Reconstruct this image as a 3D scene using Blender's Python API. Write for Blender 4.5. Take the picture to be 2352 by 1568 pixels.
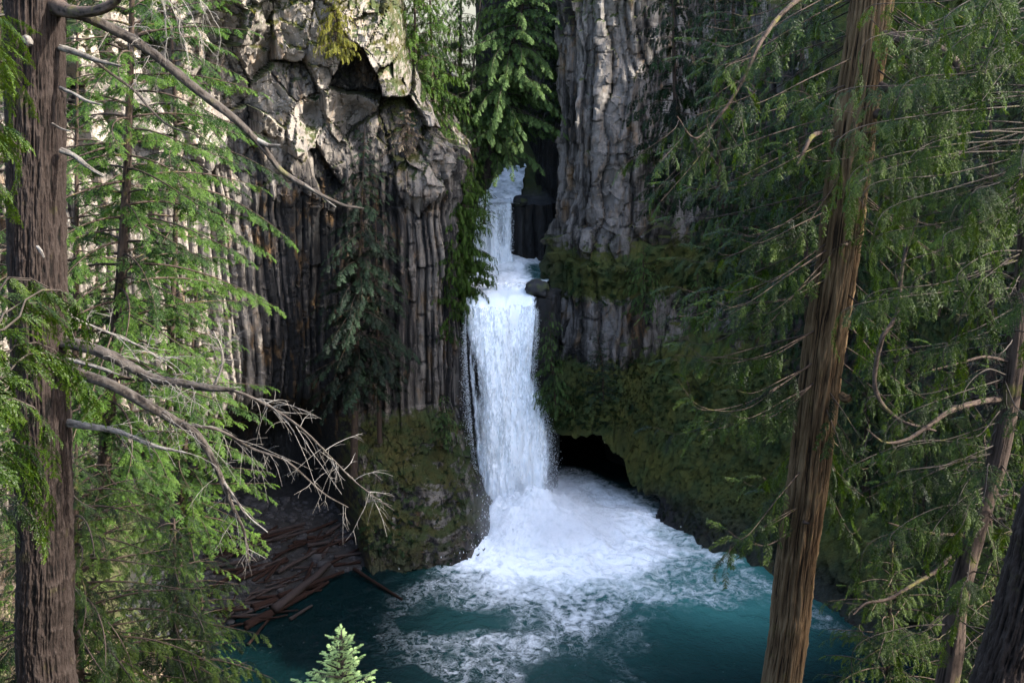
import bpy, math, random
import numpy as np
R = math.radians
for o in list(bpy.data.objects): bpy.data.objects.remove(o)
scn = bpy.context.scene
C = scn.collection

# ------------------------------------------------------------------ camera, sky, sun
CAMZ = 45.0; PITCH = R(18); FPX = 2522.0          # FPX: focal length in units of a 2352 px wide frame
cam_d = bpy.data.cameras.new('camera'); cam = bpy.data.objects.new('camera', cam_d); C.objects.link(cam)
cam.location = (0, 0, CAMZ); cam.rotation_euler = (math.pi/2 - PITCH, 0, 0)
cam_d.sensor_width = 36; cam_d.lens = 36*FPX/2352; cam_d.clip_start = 0.05; cam_d.clip_end = 3000
scn.camera = cam
SUN_EL = R(37); SUN_AZ = math.atan2(0.9, -0.30)   # bearing from +Y towards +X
world = bpy.data.worlds.new('World'); scn.world = world; world.use_nodes = True
wn = world.node_tree.nodes; wl = world.node_tree.links
sky = wn.new('ShaderNodeTexSky'); sky.sky_type = 'NISHITA'; sky.sun_disc = False
sky.sun_elevation = SUN_EL; sky.sun_rotation = SUN_AZ; sky.dust_density = 2.5; sky.ozone_density = .6
wl.new(sky.outputs[0], wn['Background'].inputs[0]); wn['Background'].inputs[1].default_value = 0.15
sd = bpy.data.lights.new('sun', 'SUN'); sun = bpy.data.objects.new('sun', sd); C.objects.link(sun)
sd.energy = 2.7; sd.angle = R(0.5); sd.color = (1.0, 0.95, 0.86)
from mathutils import Vector
sv = Vector((math.sin(SUN_AZ)*math.cos(SUN_EL), math.cos(SUN_AZ)*math.cos(SUN_EL), math.sin(SUN_EL)))
sun.rotation_euler = sv.to_track_quat('Z', 'Y').to_euler()
scn.view_settings.view_transform = 'Standard'; scn.view_settings.look = 'None'
scn.view_settings.exposure = 2.95; scn.view_settings.gamma = 1.0
try:
    scn.cycles.max_bounces = 6; scn.cycles.transparent_max_bounces = 24; scn.cycles.diffuse_bounces = 4
    scn.cycles.volume_bounces = 4
except Exception: pass

# ------------------------------------------------------------------ helpers
def W(u, v, y):
    """world point of photo position (u, v) (2352 x 1568 frame) at ground distance y"""
    a = (u-1176)/FPX; b = (784-v)/FPX
    cp, sp = math.cos(PITCH), math.sin(PITCH)
    t = y/(cp + b*sp)
    return np.array([a*t, y, CAMZ + t*(-sp + b*cp)])

def hsh(ix, iy, iz, seed=0):
    h = (ix.astype(np.int64)*374761393 + iy.astype(np.int64)*668265263 + iz.astype(np.int64)*2147483647 + seed*974634777) & 0xffffffff
    h = ((h ^ (h >> 13))*1274126177) & 0xffffffff
    h = ((h ^ (h >> 16))*2246822519) & 0xffffffff
    return ((h ^ (h >> 15)) & 0xffffff)/float(0xffffff)

def vn(x, y, z=None, seed=0):
    x = np.asarray(x, float); y = np.asarray(y, float)
    z = np.zeros_like(x) if z is None else np.asarray(z, float)
    x, y, z = np.broadcast_arrays(x, y, z)
    xi, yi, zi = np.floor(x), np.floor(y), np.floor(z)
    fx, fy, fz = x-xi, y-yi, z-zi
    fx = fx*fx*fx*(fx*(fx*6-15)+10); fy = fy*fy*fy*(fy*(fy*6-15)+10); fz = fz*fz*fz*(fz*(fz*6-15)+10)
    r = 0
    for dx in (0, 1):
        for dy in (0, 1):
            for dz in (0, 1):
                r = r + hsh(xi+dx, yi+dy, zi+dz, seed)*(fx if dx else 1-fx)*(fy if dy else 1-fy)*(fz if dz else 1-fz)
    return r*2-1

def fbm(x, y, z=None, o=4, seed=0, gain=.5, lac=2.03):
    r = 0; a = 1; f = 1; tot = 0
    for i in range(o):
        r = r + a*vn(np.asarray(x)*f, np.asarray(y)*f, None if z is None else np.asarray(z)*f, seed+i*17); tot += a
        a *= gain; f *= lac
    return r/tot

def ridged(x, y, z=None, o=4, seed=0):
    r = 0; a = 1; f = 1; tot = 0
    for i in range(o):
        n = 1-np.abs(vn(np.asarray(x)*f, np.asarray(y)*f, None if z is None else np.asarray(z)*f, seed+i*31))
        r = r + a*n*n; tot += a; a *= .5; f *= 2.1
    return r/tot

def ss(a, b, x):
    t = np.clip((np.asarray(x, float)-a)/(b-a), 0, 1); return t*t*(3-2*t)

def cells(x, y, seed=0):
    """2-D voronoi: random value of the nearest cell, and distance to the border"""
    xi, yi = np.floor(x), np.floor(y)
    best = np.full(x.shape, 9.); sec = best.copy(); val = np.zeros(x.shape); vb = val.copy(); tx = val.copy(); ty = val.copy()
    for dx in (-1, 0, 1):
        for dy in (-1, 0, 1):
            cx, cy = xi+dx, yi+dy
            px = cx + hsh(cx, cy, cx*0, seed); py = cy + hsh(cx, cy, cx*0, seed+7)
            d = np.hypot(x-px, y-py); v = hsh(cx, cy, cx*0, seed+13); w = hsh(cx, cy, cx*0, seed+23)
            m = d < best
            sec = np.where(m, best, np.minimum(sec, d)); val = np.where(m, v, val); vb = np.where(m, w, vb); best = np.where(m, d, best)
            tl = (hsh(cx, cy, cx*0, seed+31)*2-1)*(x-px)+(hsh(cx, cy, cx*0, seed+37)*2-1)*(y-py); tx = np.where(m, tl, tx)
    return val, sec-best, vb, tx

def mesh(name, V, F, mat, parent=None, attrs=None, smooth=True):
    V = np.asarray(V, np.float32).reshape(-1, 3)
    if not isinstance(F, (list, tuple)): F = [F]
    F = [np.asarray(f, np.int32) for f in F if len(f)]
    me = bpy.data.meshes.new(name)
    me.vertices.add(len(V)); me.vertices.foreach_set('co', V.ravel())
    nl = sum(f.size for f in F); npoly = sum(len(f) for f in F)
    me.loops.add(nl); me.polygons.add(npoly)
    me.loops.foreach_set('vertex_index', np.concatenate([f.ravel() for f in F]))
    ls = []; o = 0
    for f in F:
        k = f.shape[1]; ls.append(o + np.arange(len(f))*k); o += f.size
    me.polygons.foreach_set('loop_start', np.concatenate(ls).astype(np.int32))
    me.update(calc_edges=True)
    me.polygons.foreach_set('use_smooth', np.full(npoly, bool(smooth)))
    for k, a in (attrs or {}).items():
        at = me.attributes.new(k, 'FLOAT', 'POINT'); at.data.foreach_set('value', np.asarray(a, np.float32).ravel())
    me.materials.append(mat)
    ob = bpy.data.objects.new(name, me); C.objects.link(ob)
    if parent is not None:
        ob.parent = parent; ob.matrix_parent_inverse = parent.matrix_world.inverted()
    return ob

def empty(name, loc, label, cat, group=None, kind=None):
    o = bpy.data.objects.new(name, None); C.objects.link(o); o.location = tuple(float(c) for c in loc)
    o.empty_display_size = .5
    o.matrix_world = o.matrix_basis.copy() if False else o.matrix_world
    tag(o, label, cat, group, kind)
    return o
def tag(o, label=None, cat=None, group=None, kind=None):
    if label: o['label'] = label
    if cat: o['category'] = cat
    if group: o['group'] = group
    if kind: o['kind'] = kind
    return o
def part(name, V, F, mat, root, attrs=None, smooth=True):
    """child mesh given in world coordinates under an Empty that has only a location"""
    V = np.asarray(V, float).reshape(-1, 3) - np.array(root.location)
    ob = mesh(name, V, F, mat, None, attrs, smooth); ob.parent = root
    return ob

def grid_faces(nr, nc, closed=False):
    i = np.arange(nr-1)[:, None]; j = np.arange(nc if closed else nc-1)[None, :]
    j2 = (j+1) % nc
    return np.stack(np.broadcast_arrays(i*nc+j, i*nc+j2, (i+1)*nc+j2, (i+1)*nc+j), -1).reshape(-1, 4)

def smooth_path(P, n, k=None):
    """Catmull-Rom resample to n points evenly by length; P (m, d)"""
    P = np.asarray(P, float); m = len(P)
    if m == 2: return P[0] + (P[1]-P[0])*np.linspace(0, 1, n)[:, None]
    Q = np.vstack([2*P[0]-P[1], P, 2*P[-1]-P[-2]]); out = []
    for i in range(1, m):
        p0, p1, p2, p3 = Q[i-1], Q[i], Q[i+1], Q[i+2]
        t = np.linspace(0, 1, 12, endpoint=(i == m-1))[:, None]
        out.append(.5*((2*p1)+(-p0+p2)*t+(2*p0-5*p1+4*p2-p3)*t*t+(-p0+3*p1-3*p2+p3)*t**3))
    D = np.vstack(out); L = np.concatenate([[0], np.cumsum(np.linalg.norm(np.diff(D[:, :min(3, D.shape[1])], axis=0), axis=1))])
    s = np.linspace(0, L[-1], n)
    return np.stack([np.interp(s, L, D[:, c]) for c in range(D.shape[1])], 1)

def frames(P):
    T = np.gradient(P, axis=0); T /= np.linalg.norm(T, axis=1)[:, None]+1e-9
    ref = np.array([0, 0, 1.]) if abs(T[0][2]) < .9 else np.array([1., 0, 0])
    A = np.zeros_like(P); a = np.cross(T[0], ref); a /= np.linalg.norm(a)
    for i in range(len(P)):
        a = a - T[i]*a.dot(T[i]); a /= np.linalg.norm(a)+1e-9; A[i] = a
    return T, A, np.cross(T, A)

class Acc:
    """collects tubes / instanced templates in one mesh"""
    def __init__(s): s.V = []; s.F = []; s.A = []; s.n = 0
    def add(s, V, F, a=0.):
        V = np.asarray(V).reshape(-1, 3)
        s.V.append(V); s.F.append(np.asarray(F)+s.n); s.A.append(np.broadcast_to(np.asarray(a, float), (len(V),)) if np.ndim(a) == 0 else np.asarray(a)); s.n += len(V)
    def tube(s, P, rad, sides=5, a=0.):
        P = np.asarray(P, float); n = len(P); rad = np.broadcast_to(rad, (n,))
        T, A, B = frames(P); th = np.arange(sides)*2*math.pi/sides
        V = P[:, None]+rad[:, None, None]*(np.cos(th)[None, :, None]*A[:, None]+np.sin(th)[None, :, None]*B[:, None])
        s.add(V, grid_faces(n, sides, True), a)
    def build(s, name, mat, root, smooth=True, attr='var'):
        if not s.V: return None
        V = np.vstack(s.V); A = np.concatenate(s.A)
        return part(name, V, np.vstack(s.F), mat, root, {attr: A}, smooth)

# ------------------------------------------------------------------ materials
class NT:
    def __init__(s, name):
        s.m = bpy.data.materials.new(name); s.m.use_nodes = True; s.t = s.m.node_tree; s.t.nodes.clear()
        s.out = s.t.nodes.new('ShaderNodeOutputMaterial')
    def n(s, ty, **kw):
        nd = s.t.nodes.new('ShaderNode'+ty)
        for k, v in kw.items():
            if k.startswith('i_'):
                nd.inputs[k[2:].replace('_', ' ')].default_value = v
            else: setattr(nd, k, v)
        return nd
    def l(s, a, b): s.t.links.new(a, b)
    def set(s, sock, v):
        if isinstance(v, (int, float)): sock.default_value = v
        elif isinstance(v, tuple): sock.default_value = v if len(v) == 4 or len(sock.default_value) == 3 else (*v, 1)
        else: s.l(v, sock)
    def coord(s, scale=(1, 1, 1), obj=True):
        tc = s.n('TexCoord'); mp = s.n('Mapping'); s.l(tc.outputs['Object'], mp.inputs[0]); mp.inputs['Scale'].default_value = scale
        return mp.outputs[0]
    def noise(s, vec, scale, detail=5, rough=.55, dist=0.):
        nd = s.n('TexNoise'); s.l(vec, nd.inputs['Vector']); nd.inputs['Scale'].default_value = scale
        nd.inputs['Detail'].default_value = detail; nd.inputs['Roughness'].default_value = rough; nd.inputs['Distortion'].default_value = dist
        return nd.outputs['Fac']
    def ramp(s, fac, stops, interp='LINEAR'):
        nd = s.n('ValToRGB'); nd.color_ramp.interpolation = interp; e = nd.color_ramp.elements
        while len(e) < len(stops): e.new(.5)
        for i, (p, c) in enumerate(stops):
            e[i].position = p; e[i].color = (c, c, c, 1) if isinstance(c, (int, float)) else (*c, 1)
        s.set(nd.inputs[0], fac); return nd.outputs[0]
    def mix(s, f, a, b, bt='MIX'):
        nd = s.n('MixRGB', blend_type=bt); s.set(nd.inputs[0], f); s.set(nd.inputs[1], a); s.set(nd.inputs[2], b); return nd.outputs[0]
    def math(s, op, a, b=0., clamp=False):
        nd = s.n('Math', operation=op, use_clamp=clamp); s.set(nd.inputs[0], a); s.set(nd.inputs[1], b); return nd.outputs[0]
    def attr(s, name): return s.n('Attribute', attribute_name=name).outputs['Fac']
    def bump(s, h, strength=.5, dist=.1):
        nd = s.n('Bump'); nd.inputs['Strength'].default_value = strength; nd.inputs['Distance'].default_value = dist; s.l(h, nd.inputs['Height']); return nd.outputs[0]
    def bsdf(s, col, rough=.8, normal=None, spec=.3, **kw):
        p = s.n('BsdfPrincipled'); s.set(p.inputs['Base Color'], col); s.set(p.inputs['Roughness'], rough); p.inputs['Specular IOR Level'].default_value = spec
        if normal is not None: s.l(normal, p.inputs['Normal'])
        return p
    def finish(s, sh): s.l(sh.outputs[0], s.out.inputs[0]); return s.m

def rock_material(name, pale, mid, dark, mosscol=(.075, .085, .012), stain=.5):
    t = NT(name); c = t.coord(); cv = t.coord((1, 1, .07))
    st = t.noise(cv, 1.5, 6, .65, .4); st2 = t.noise(cv, 5.5, 5, .65); pat = t.noise(c, .35, 5, .6); fine = t.noise(c, 7, 6, .7)
    tone = t.attr('tone')
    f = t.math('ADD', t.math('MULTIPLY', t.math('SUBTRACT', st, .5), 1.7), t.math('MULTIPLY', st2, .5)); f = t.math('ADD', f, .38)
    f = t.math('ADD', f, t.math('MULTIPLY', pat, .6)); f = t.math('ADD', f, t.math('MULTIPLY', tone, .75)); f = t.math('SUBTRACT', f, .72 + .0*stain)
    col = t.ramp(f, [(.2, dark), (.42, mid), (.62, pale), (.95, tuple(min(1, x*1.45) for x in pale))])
    fm = t.ramp(fine, [(.25, .6), (.75, 1.15)])
    col = t.mix(.8, col, fm, 'MULTIPLY')
    och = t.ramp(t.noise(t.coord((1, 1, .45)), .9, 6, .65), [(.55, 0.), (.68, 1.)])
    col = t.mix(t.math('MULTIPLY', och, .3), col, (.22, .115, .03))
    lich = t.ramp(t.noise(c, 3.2, 6, .75), [(.64, 0.), (.72, 1.)])
    col = t.mix(t.math('MULTIPLY', lich, .5), col, (.42, .42, .38))
    mo = t.attr('moss'); mn = t.noise(c, 1.6, 7, .7)
    mf = t.ramp(t.math('ADD', mo, t.math('MULTIPLY', t.math('SUBTRACT', mn, .5), 1.6)), [(.42, 0.), (.62, 1.)])
    mcol = t.mix(t.noise(c, 4.5, 5, .7), tuple(x*.45 for x in mosscol), tuple(x*1.7 for x in mosscol))
    mcol = t.mix(t.ramp(t.noise(c, .6, 4, .6), [(.4, 0.), (.65, 1.)]), mcol, (.020, .036, .009))
    col = t.mix(mf, col, mcol)
    wet_shade = t.attr('wet'); col = t.mix(t.math('MULTIPLY', wet_shade, .93), col, (.008, .009, .010))  # near black for wet rock and for shade painted into recesses
    rough = t.math('SUBTRACT', .92, t.math('MULTIPLY', wet_shade, .45))
    h = t.math('ADD', t.math('MULTIPLY', fine, .5), t.math('MULTIPLY', t.noise(c, 22, 5, .7), .3)); h = t.math('ADD', h, t.math('MULTIPLY', mn, 1.2))
    return t.finish(t.bsdf(col, rough, t.bump(h, .9, .18), .3))

def leaf_material(name, a, b, tip=None, trans=.35, rough=.55):
    t = NT(name); v = t.attr('var')
    col = t.ramp(v, [(.0, tuple(x*.6 for x in a)), (.28, a), (.62, b), (1., tip or tuple(min(1, x*1.8) for x in b))])
    n = t.ramp(t.noise(t.coord(), 2.2, 3), [(.3, .65), (.7, 1.25)]); col = t.mix(1., col, n, 'MULTIPLY')
    p = t.bsdf(col, rough, None, .18); tr = t.n('BsdfTranslucent'); t.l(t.mix(1., col, (1.5, 1.5, .7), 'MULTIPLY'), tr.inputs[0])
    m = t.n('MixShader'); m.inputs[0].default_value = trans; t.l(p.outputs[0], m.inputs[1]); t.l(tr.outputs[0], m.inputs[2])
    return t.finish(m)

def bark_material(name, ridge, furrow, streak=10., moss=.0, pale=None):
    t = NT(name); c = t.coord((1, 1, .2)); co = t.coord()
    n = t.noise(c, streak, 7, .7, .2); cr = t.attr('var')
    f = t.math('ADD', t.math('MULTIPLY', n, .7), t.math('MULTIPLY', cr, .75)); f = t.math('SUBTRACT', f, .3)
    col = t.ramp(f, [(.22, furrow), (.42, ridge), (.85, pale or tuple(min(1, x*1.7) for x in ridge))])
    col = t.mix(t.ramp(t.noise(co, 1.1, 5), [(.45, 0.), (.7, .5)]), col, tuple(x*.6 for x in ridge))
    mf = t.ramp(t.noise(co, 2.6, 6, .7), [(.62-.1*moss, 0.), (.72-.1*moss, min(1., moss))])
    col = t.mix(mf, col, (.10, .10, .015))
    h = t.math('ADD', n, t.math('MULTIPLY', t.noise(co, 40, 4), .3))
    return t.finish(t.bsdf(col, .9, t.bump(h, .8, .03), .15))

M = {}
M['cliff_left'] = rock_material('cliff_rock', (.135, .118, .100), (.044, .038, .034), (.0065, .0065, .0068), (.032, .029, .005))
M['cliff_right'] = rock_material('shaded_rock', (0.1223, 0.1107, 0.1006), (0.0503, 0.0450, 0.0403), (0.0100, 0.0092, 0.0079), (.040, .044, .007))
M['fir'] = leaf_material('fir_needles', (0.0078, 0.0213, 0.0023), (0.0213, 0.0506, 0.0052), (0.0408, 0.0773, 0.0073))
M['young'] = leaf_material('young_needles', (.05, .08, .03), (.13, .19, .08), (.22, .30, .13), .4)
M['gorge'] = leaf_material('gorge_needles', (0.0119, 0.0274, 0.0090), (0.0298, 0.0625, 0.0181), (0.0650, 0.1071, 0.0301), .4)
M['cedar'] = leaf_material('cedar_fronds', (0.0055, 0.0132, 0.0008), (0.0156, 0.0329, 0.0017), (0.0347, 0.0571, 0.0029), .4, .45)
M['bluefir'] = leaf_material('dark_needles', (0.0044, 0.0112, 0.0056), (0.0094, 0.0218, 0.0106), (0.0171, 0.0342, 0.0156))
M['shadecedar'] = leaf_material('dark_cedar', (0.0024, 0.0084, 0.0022), (0.0065, 0.0200, 0.0055), (0.0142, 0.0348, 0.0085))  # cedar foliage with the shade of the right wall put into its colour
M['yellow'] = leaf_material('yellow_shrub', (0.0410, 0.0451, 0.0049), (0.0903, 0.0903, 0.0082), (0.1313, 0.1231, 0.0164))
M['drygrass'] = leaf_material('dry_grass', (0.0526, 0.0362, 0.0229), (0.1116, 0.0820, 0.0558), (0.1642, 0.1313, 0.0920), .25)
M['barkfir'] = bark_material('fir_bark', (0.0137, 0.0089, 0.0071), (0.0014, 0.0009, 0.0006), 14., .15, (0.0242, 0.0178, 0.0150))
M['barkcedar'] = bark_material('cedar_bark', (0.0620, 0.0368, 0.0174), (0.0084, 0.0049, 0.0026), 16., .25, (0.1242, 0.0837, 0.0460))
M['barkdark'] = bark_material('dark_bark', (0.0378, 0.0265, 0.0208), (0.0076, 0.0053, 0.0038), 10., .5)
M['deadwood'] = bark_material('dead_wood', (0.0765, 0.0670, 0.0574), (0.0134, 0.0095, 0.0069), 14., .1, (0.1530, 0.1415, 0.1262)) if True else bark_material('x', (0.1040, 0.0949, 0.0887), (0.0184, 0.0138, 0.0107), 12., .1, (0.1897, 0.1836, 0.1775))
M['limb'] = bark_material('limb_bark', (0.0291, 0.0228, 0.0182), (0.0055, 0.0040, 0.0033), 14., .35, (0.0620, 0.0529, 0.0456))
M['driftwood'] = bark_material('driftwood_surface', (0.0093, 0.0038, 0.0025), (0.0018, 0.0008, 0.0006), 14., 0., (0.0148, 0.0077, 0.0055))
M['driftgrey'] = bark_material('grey_driftwood', (0.0177, 0.0135, 0.0130), (0.0031, 0.0023, 0.0021), 14., 0., (0.0291, 0.0249, 0.0239))

def ground_material():
    t = NT('forest_floor'); c = t.coord(); n = t.noise(c, .5, 6, .65); n2 = t.noise(c, 6, 6, .7); dry = t.attr('dry'); st = t.attr('stone')
    col = t.mix(n, (.02, .018, .010), (.06, .045, .027))
    col = t.mix(t.ramp(t.math('ADD', t.math('MULTIPLY', n2, .6), t.math('MULTIPLY', n, .5)), [(.5, 0.), (.65, 1.)]), col, (.05, .075, .018))
    col = t.mix(t.math('MULTIPLY', dry, t.ramp(n2, [(.3, .3), (.6, 1.)])), col, (.22, .165, .115))
    v = t.n('TexVoronoi'); t.l(c, v.inputs['Vector']); v.inputs['Scale'].default_value = 3.
    sc = t.mix(.75, (.018, .018, .019), t.ramp(v.outputs['Color'], [(0., .005), (1., .02)]))
    col = t.mix(st, col, sc)
    h = t.math('ADD', n2, t.math('MULTIPLY', t.noise(c, 25, 4), .4))
    return t.finish(t.bsdf(col, .95, t.bump(h, .9, .15), .15))
M['ground'] = ground_material()

def pool_material():
    t = NT('pool_water'); c = t.coord(); foam = t.attr('foam'); aer = t.attr('aer')
    cw = t.n('TexNoise'); t.l(c, cw.inputs['Vector']); cw.inputs['Scale'].default_value = .9; cw.inputs['Detail'].default_value = 4
    vm = t.n('VectorMath', operation='MULTIPLY_ADD'); t.l(cw.outputs['Color'], vm.inputs[0]); vm.inputs[1].default_value = (1.6, 1.6, 1.6); t.l(c, vm.inputs[2])
    wv = vm.outputs[0]
    # foam filaments: narrow bands where two warped noises cross their mean, on two scales
    def fil(scale, w):
        n = t.noise(wv, scale, 5, .6); d = t.math('ABSOLUTE', t.math('SUBTRACT', n, .5)); return t.math('SUBTRACT', 1., t.math('DIVIDE', d, w), True)
    f1 = fil(.6, .045); f2 = fil(1.7, .05); n3 = t.noise(wv, 1.5, 8, .60)
    fl = t.math('MAXIMUM', t.math('MULTIPLY', f1, .75), t.math('MULTIPLY', f2, .6))
    fl = t.math('MULTIPLY', fl, t.ramp(n3, [(.32, .15), (.62, 1.)]))
    ff = t.math('ADD', t.math('MULTIPLY', foam, 1.35), t.math('MULTIPLY', t.math('SUBTRACT', n3, .5), 2.0)); ff = t.math('SUBTRACT', ff, .38)
    body = t.ramp(ff, [(.02, 0.), (.45, .55), (.95, 1.)])
    fm = t.math('MAXIMUM', body, t.math('MULTIPLY', fl, t.ramp(foam, [(.08, 0.), (.42, 1.)])), True)
    deep = t.mix(aer, (.0010, .0060, .0068), (.046, .165, .148))
    col = t.mix(fm, deep, (.93, .95, .96))
    rough = t.math('ADD', .10, t.math('MULTIPLY', fm, .6))
    h = t.math('ADD', t.math('MULTIPLY', t.noise(wv, 3.2, 5, .6), .6), t.math('MULTIPLY', fm, .5))
    p = t.bsdf(col, rough, t.bump(h, .8, .25), .3); p.inputs['IOR'].default_value = 1.33
    return t.finish(p)
M['pool'] = pool_material()

def fall_material(name='falling_water', sx=3.0, sz=.16):
    t = NT(name); dens = t.attr('dens'); c = t.coord((1, 1, sz)); c2 = t.coord((1, 1, .22))
    n = t.noise(c, sx, 6, .65, .3); n2 = t.noise(c2, 9., 5, .7)
    f = t.math('ADD', t.math('MULTIPLY', n, .8), t.math('MULTIPLY', n2, .55)); f = t.math('SUBTRACT', f, .675)
    a = t.math('ADD', t.math('MULTIPLY', f, 3.0), t.math('SUBTRACT', t.math('MULTIPLY', dens, 2.), .55)); a = t.math('MULTIPLY', a, 1.0, True)
    col = t.mix(t.ramp(n2, [(.3, 0.), (.65, 1.)]), (.80, .88, .92), (.96, .97, .98))
    p = t.bsdf(col, .55, t.bump(t.math('ADD', n, n2), .4, .12), .3)
    tr = t.n('BsdfTranslucent'); tr.inputs[0].default_value = (.8, .88, .92, 1)
    m1 = t.n('MixShader'); m1.inputs[0].default_value = .18; t.l(p.outputs[0], m1.inputs[1]); t.l(tr.outputs[0], m1.inputs[2])
    tp = t.n('BsdfTransparent'); m = t.n('MixShader'); t.l(a, m.inputs[0]); t.l(tp.outputs[0], m.inputs[1]); t.l(m1.outputs[0], m.inputs[2])
    return t.finish(m)
M['fall'] = fall_material()
def drop_material():
    t = NT('spray_drops'); p = t.bsdf((.9, .93, .95), .4, None, .5); tr = t.n('BsdfTranslucent'); tr.inputs[0].default_value = (.9, .94, .96, 1)
    m = t.n('MixShader'); m.inputs[0].default_value = .5; t.l(p.outputs[0], m.inputs[1]); t.l(tr.outputs[0], m.inputs[2]); return t.finish(m)
M['drops'] = drop_material()
def stone_material(name, a, b, moss=.0):
    t = NT(name); c = t.coord(); n = t.noise(c, 2.5, 6, .7); col = t.mix(n, a, b)
    col = t.mix(t.ramp(t.noise(c, 1.2, 6, .7), [(.6-.25*moss, 0.), (.75-.25*moss, min(1, moss*2))]), col, (.06, .075, .012))
    return t.finish(t.bsdf(col, .85, t.bump(t.noise(c, 8, 6, .7), .7, .1), .3))
M['stone'] = stone_material('beach_stone', (.005, .005, .0055), (.030, .030, .033)); M['wetstone'] = stone_material('wet_boulder', (.008, .008, .009), (.04, .04, .042), .4)

# ------------------------------------------------------------------ cliffs
def cliff(name, path, ds, dz, z0, top, fn, side, mat, cap=(6, 20, 60, 160), caprise=(1.5, 4, 8, 12), flat=True):
    P = np.asarray(path, float); L = np.linalg.norm(np.diff(P, axis=0), axis=1).sum()
    n = int(L/ds); S = smooth_path(np.hstack([P, np.zeros((len(P), 1))]), n)[:, :2]
    T = np.gradient(S, axis=0)
    k = 31; ker = np.hanning(k); ker /= ker.sum()
    T = np.stack([np.convolve(np.pad(T[:, c], k//2, 'edge'), ker, 'valid') for c in (0, 1)], 1)
    T /= np.linalg.norm(T, axis=1)[:, None]
    N = np.stack([-T[:, 1], T[:, 0]], 1)*side
    s = np.arange(n)*ds; zt = top(S[:, 0], S[:, 1], s)
    nz = int((zt.max()-z0)/dz); q = np.linspace(0, 1, nz)
    Z = z0 + q[:, None]*(zt[None, :]-z0); SS = np.broadcast_to(s, Z.shape)
    X0 = np.broadcast_to(S[:, 0], Z.shape); Y0 = np.broadcast_to(S[:, 1], Z.shape)
    off, tone, moss, wet_shade, dzz = fn(X0, Y0, SS, Z)
    X = X0+N[:, 0]*off; Y = Y0+N[:, 1]*off; Zd = Z+dzz
    # upward facing parts gather moss
    gz = np.gradient(off, axis=0)/np.maximum(np.gradient(Z, axis=0), 1e-3)
    moss = moss + np.clip(-gz-.25, 0, 1.5)*.28
    rows = [np.stack([X, Y, Zd], -1)]; at = {'tone': [tone], 'moss': [moss], 'wet': [wet_shade]}
    for c, r in zip(cap, caprise):
        rows.append(np.stack([X[-1]-N[:, 0]*c, Y[-1]-N[:, 1]*c, Zd[-1]+r+1.2*fbm(s*.15, s*0+c)], -1)[None])
        for kk, v in (('tone', .3), ('moss', .8), ('wet', 0.)): at[kk].append(np.full((1, n), v))
    V = np.concatenate(rows, 0)
    F = grid_faces(V.shape[0], n)
    if side > 0: F = F[:, ::-1]
    ob = mesh(name, V, F, mat, None, smooth=flat is False, attrs={k2: np.concatenate([np.broadcast_to(a, (a.shape[0] if a.ndim > 1 else 1, n)) for a in v], 0) for k2, v in at.items()})
    tag(ob, kind='structure'); return ob

def columns(s, z, wmin, wmax, seed, L, wob=.5):
    r = np.random.RandomState(seed); b = [-4.]
    while b[-1] < L+4: b.append(b[-1]+r.uniform(wmin, wmax))
    b = np.array(b); sw = s + wob*fbm(s*.12, z*.09, o=2, seed=seed) + .25*wob*vn(s*.8, z*.35, seed=seed+2)
    i = np.clip(np.searchsorted(b, sw)-1, 0, len(b)-2); w = b[i+1]-b[i]; t = (sw-b[i])/w*2-1
    ti = r.uniform(-.5, .5, len(b))[i]
    prof = np.clip((1-np.abs(t-ti*.25))*1.7, 0, 1)+ti*t*.45-.15
    co = r.uniform(-1, 1, len(b))[i]
    ph = r.uniform(0, 50, len(b))[i]; hs = r.uniform(2.5, 8, len(b))[i]
    seg = np.floor(z/hs+ph); fr = z/hs+ph-seg; so = hsh(seg, i.astype(float), seg*0, seed+5)*2-1
    crack = np.exp(-(np.minimum(fr, 1-fr)*hs/.09)**2)*(r.uniform(0, 1, len(b))[i] > .55)
    return prof, co, so, crack, hsh(i.astype(float), i*0.+3, i*0., seed+9)

def gauss(x, c, w): return np.exp(-((x-c)/w)**2)

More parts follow.
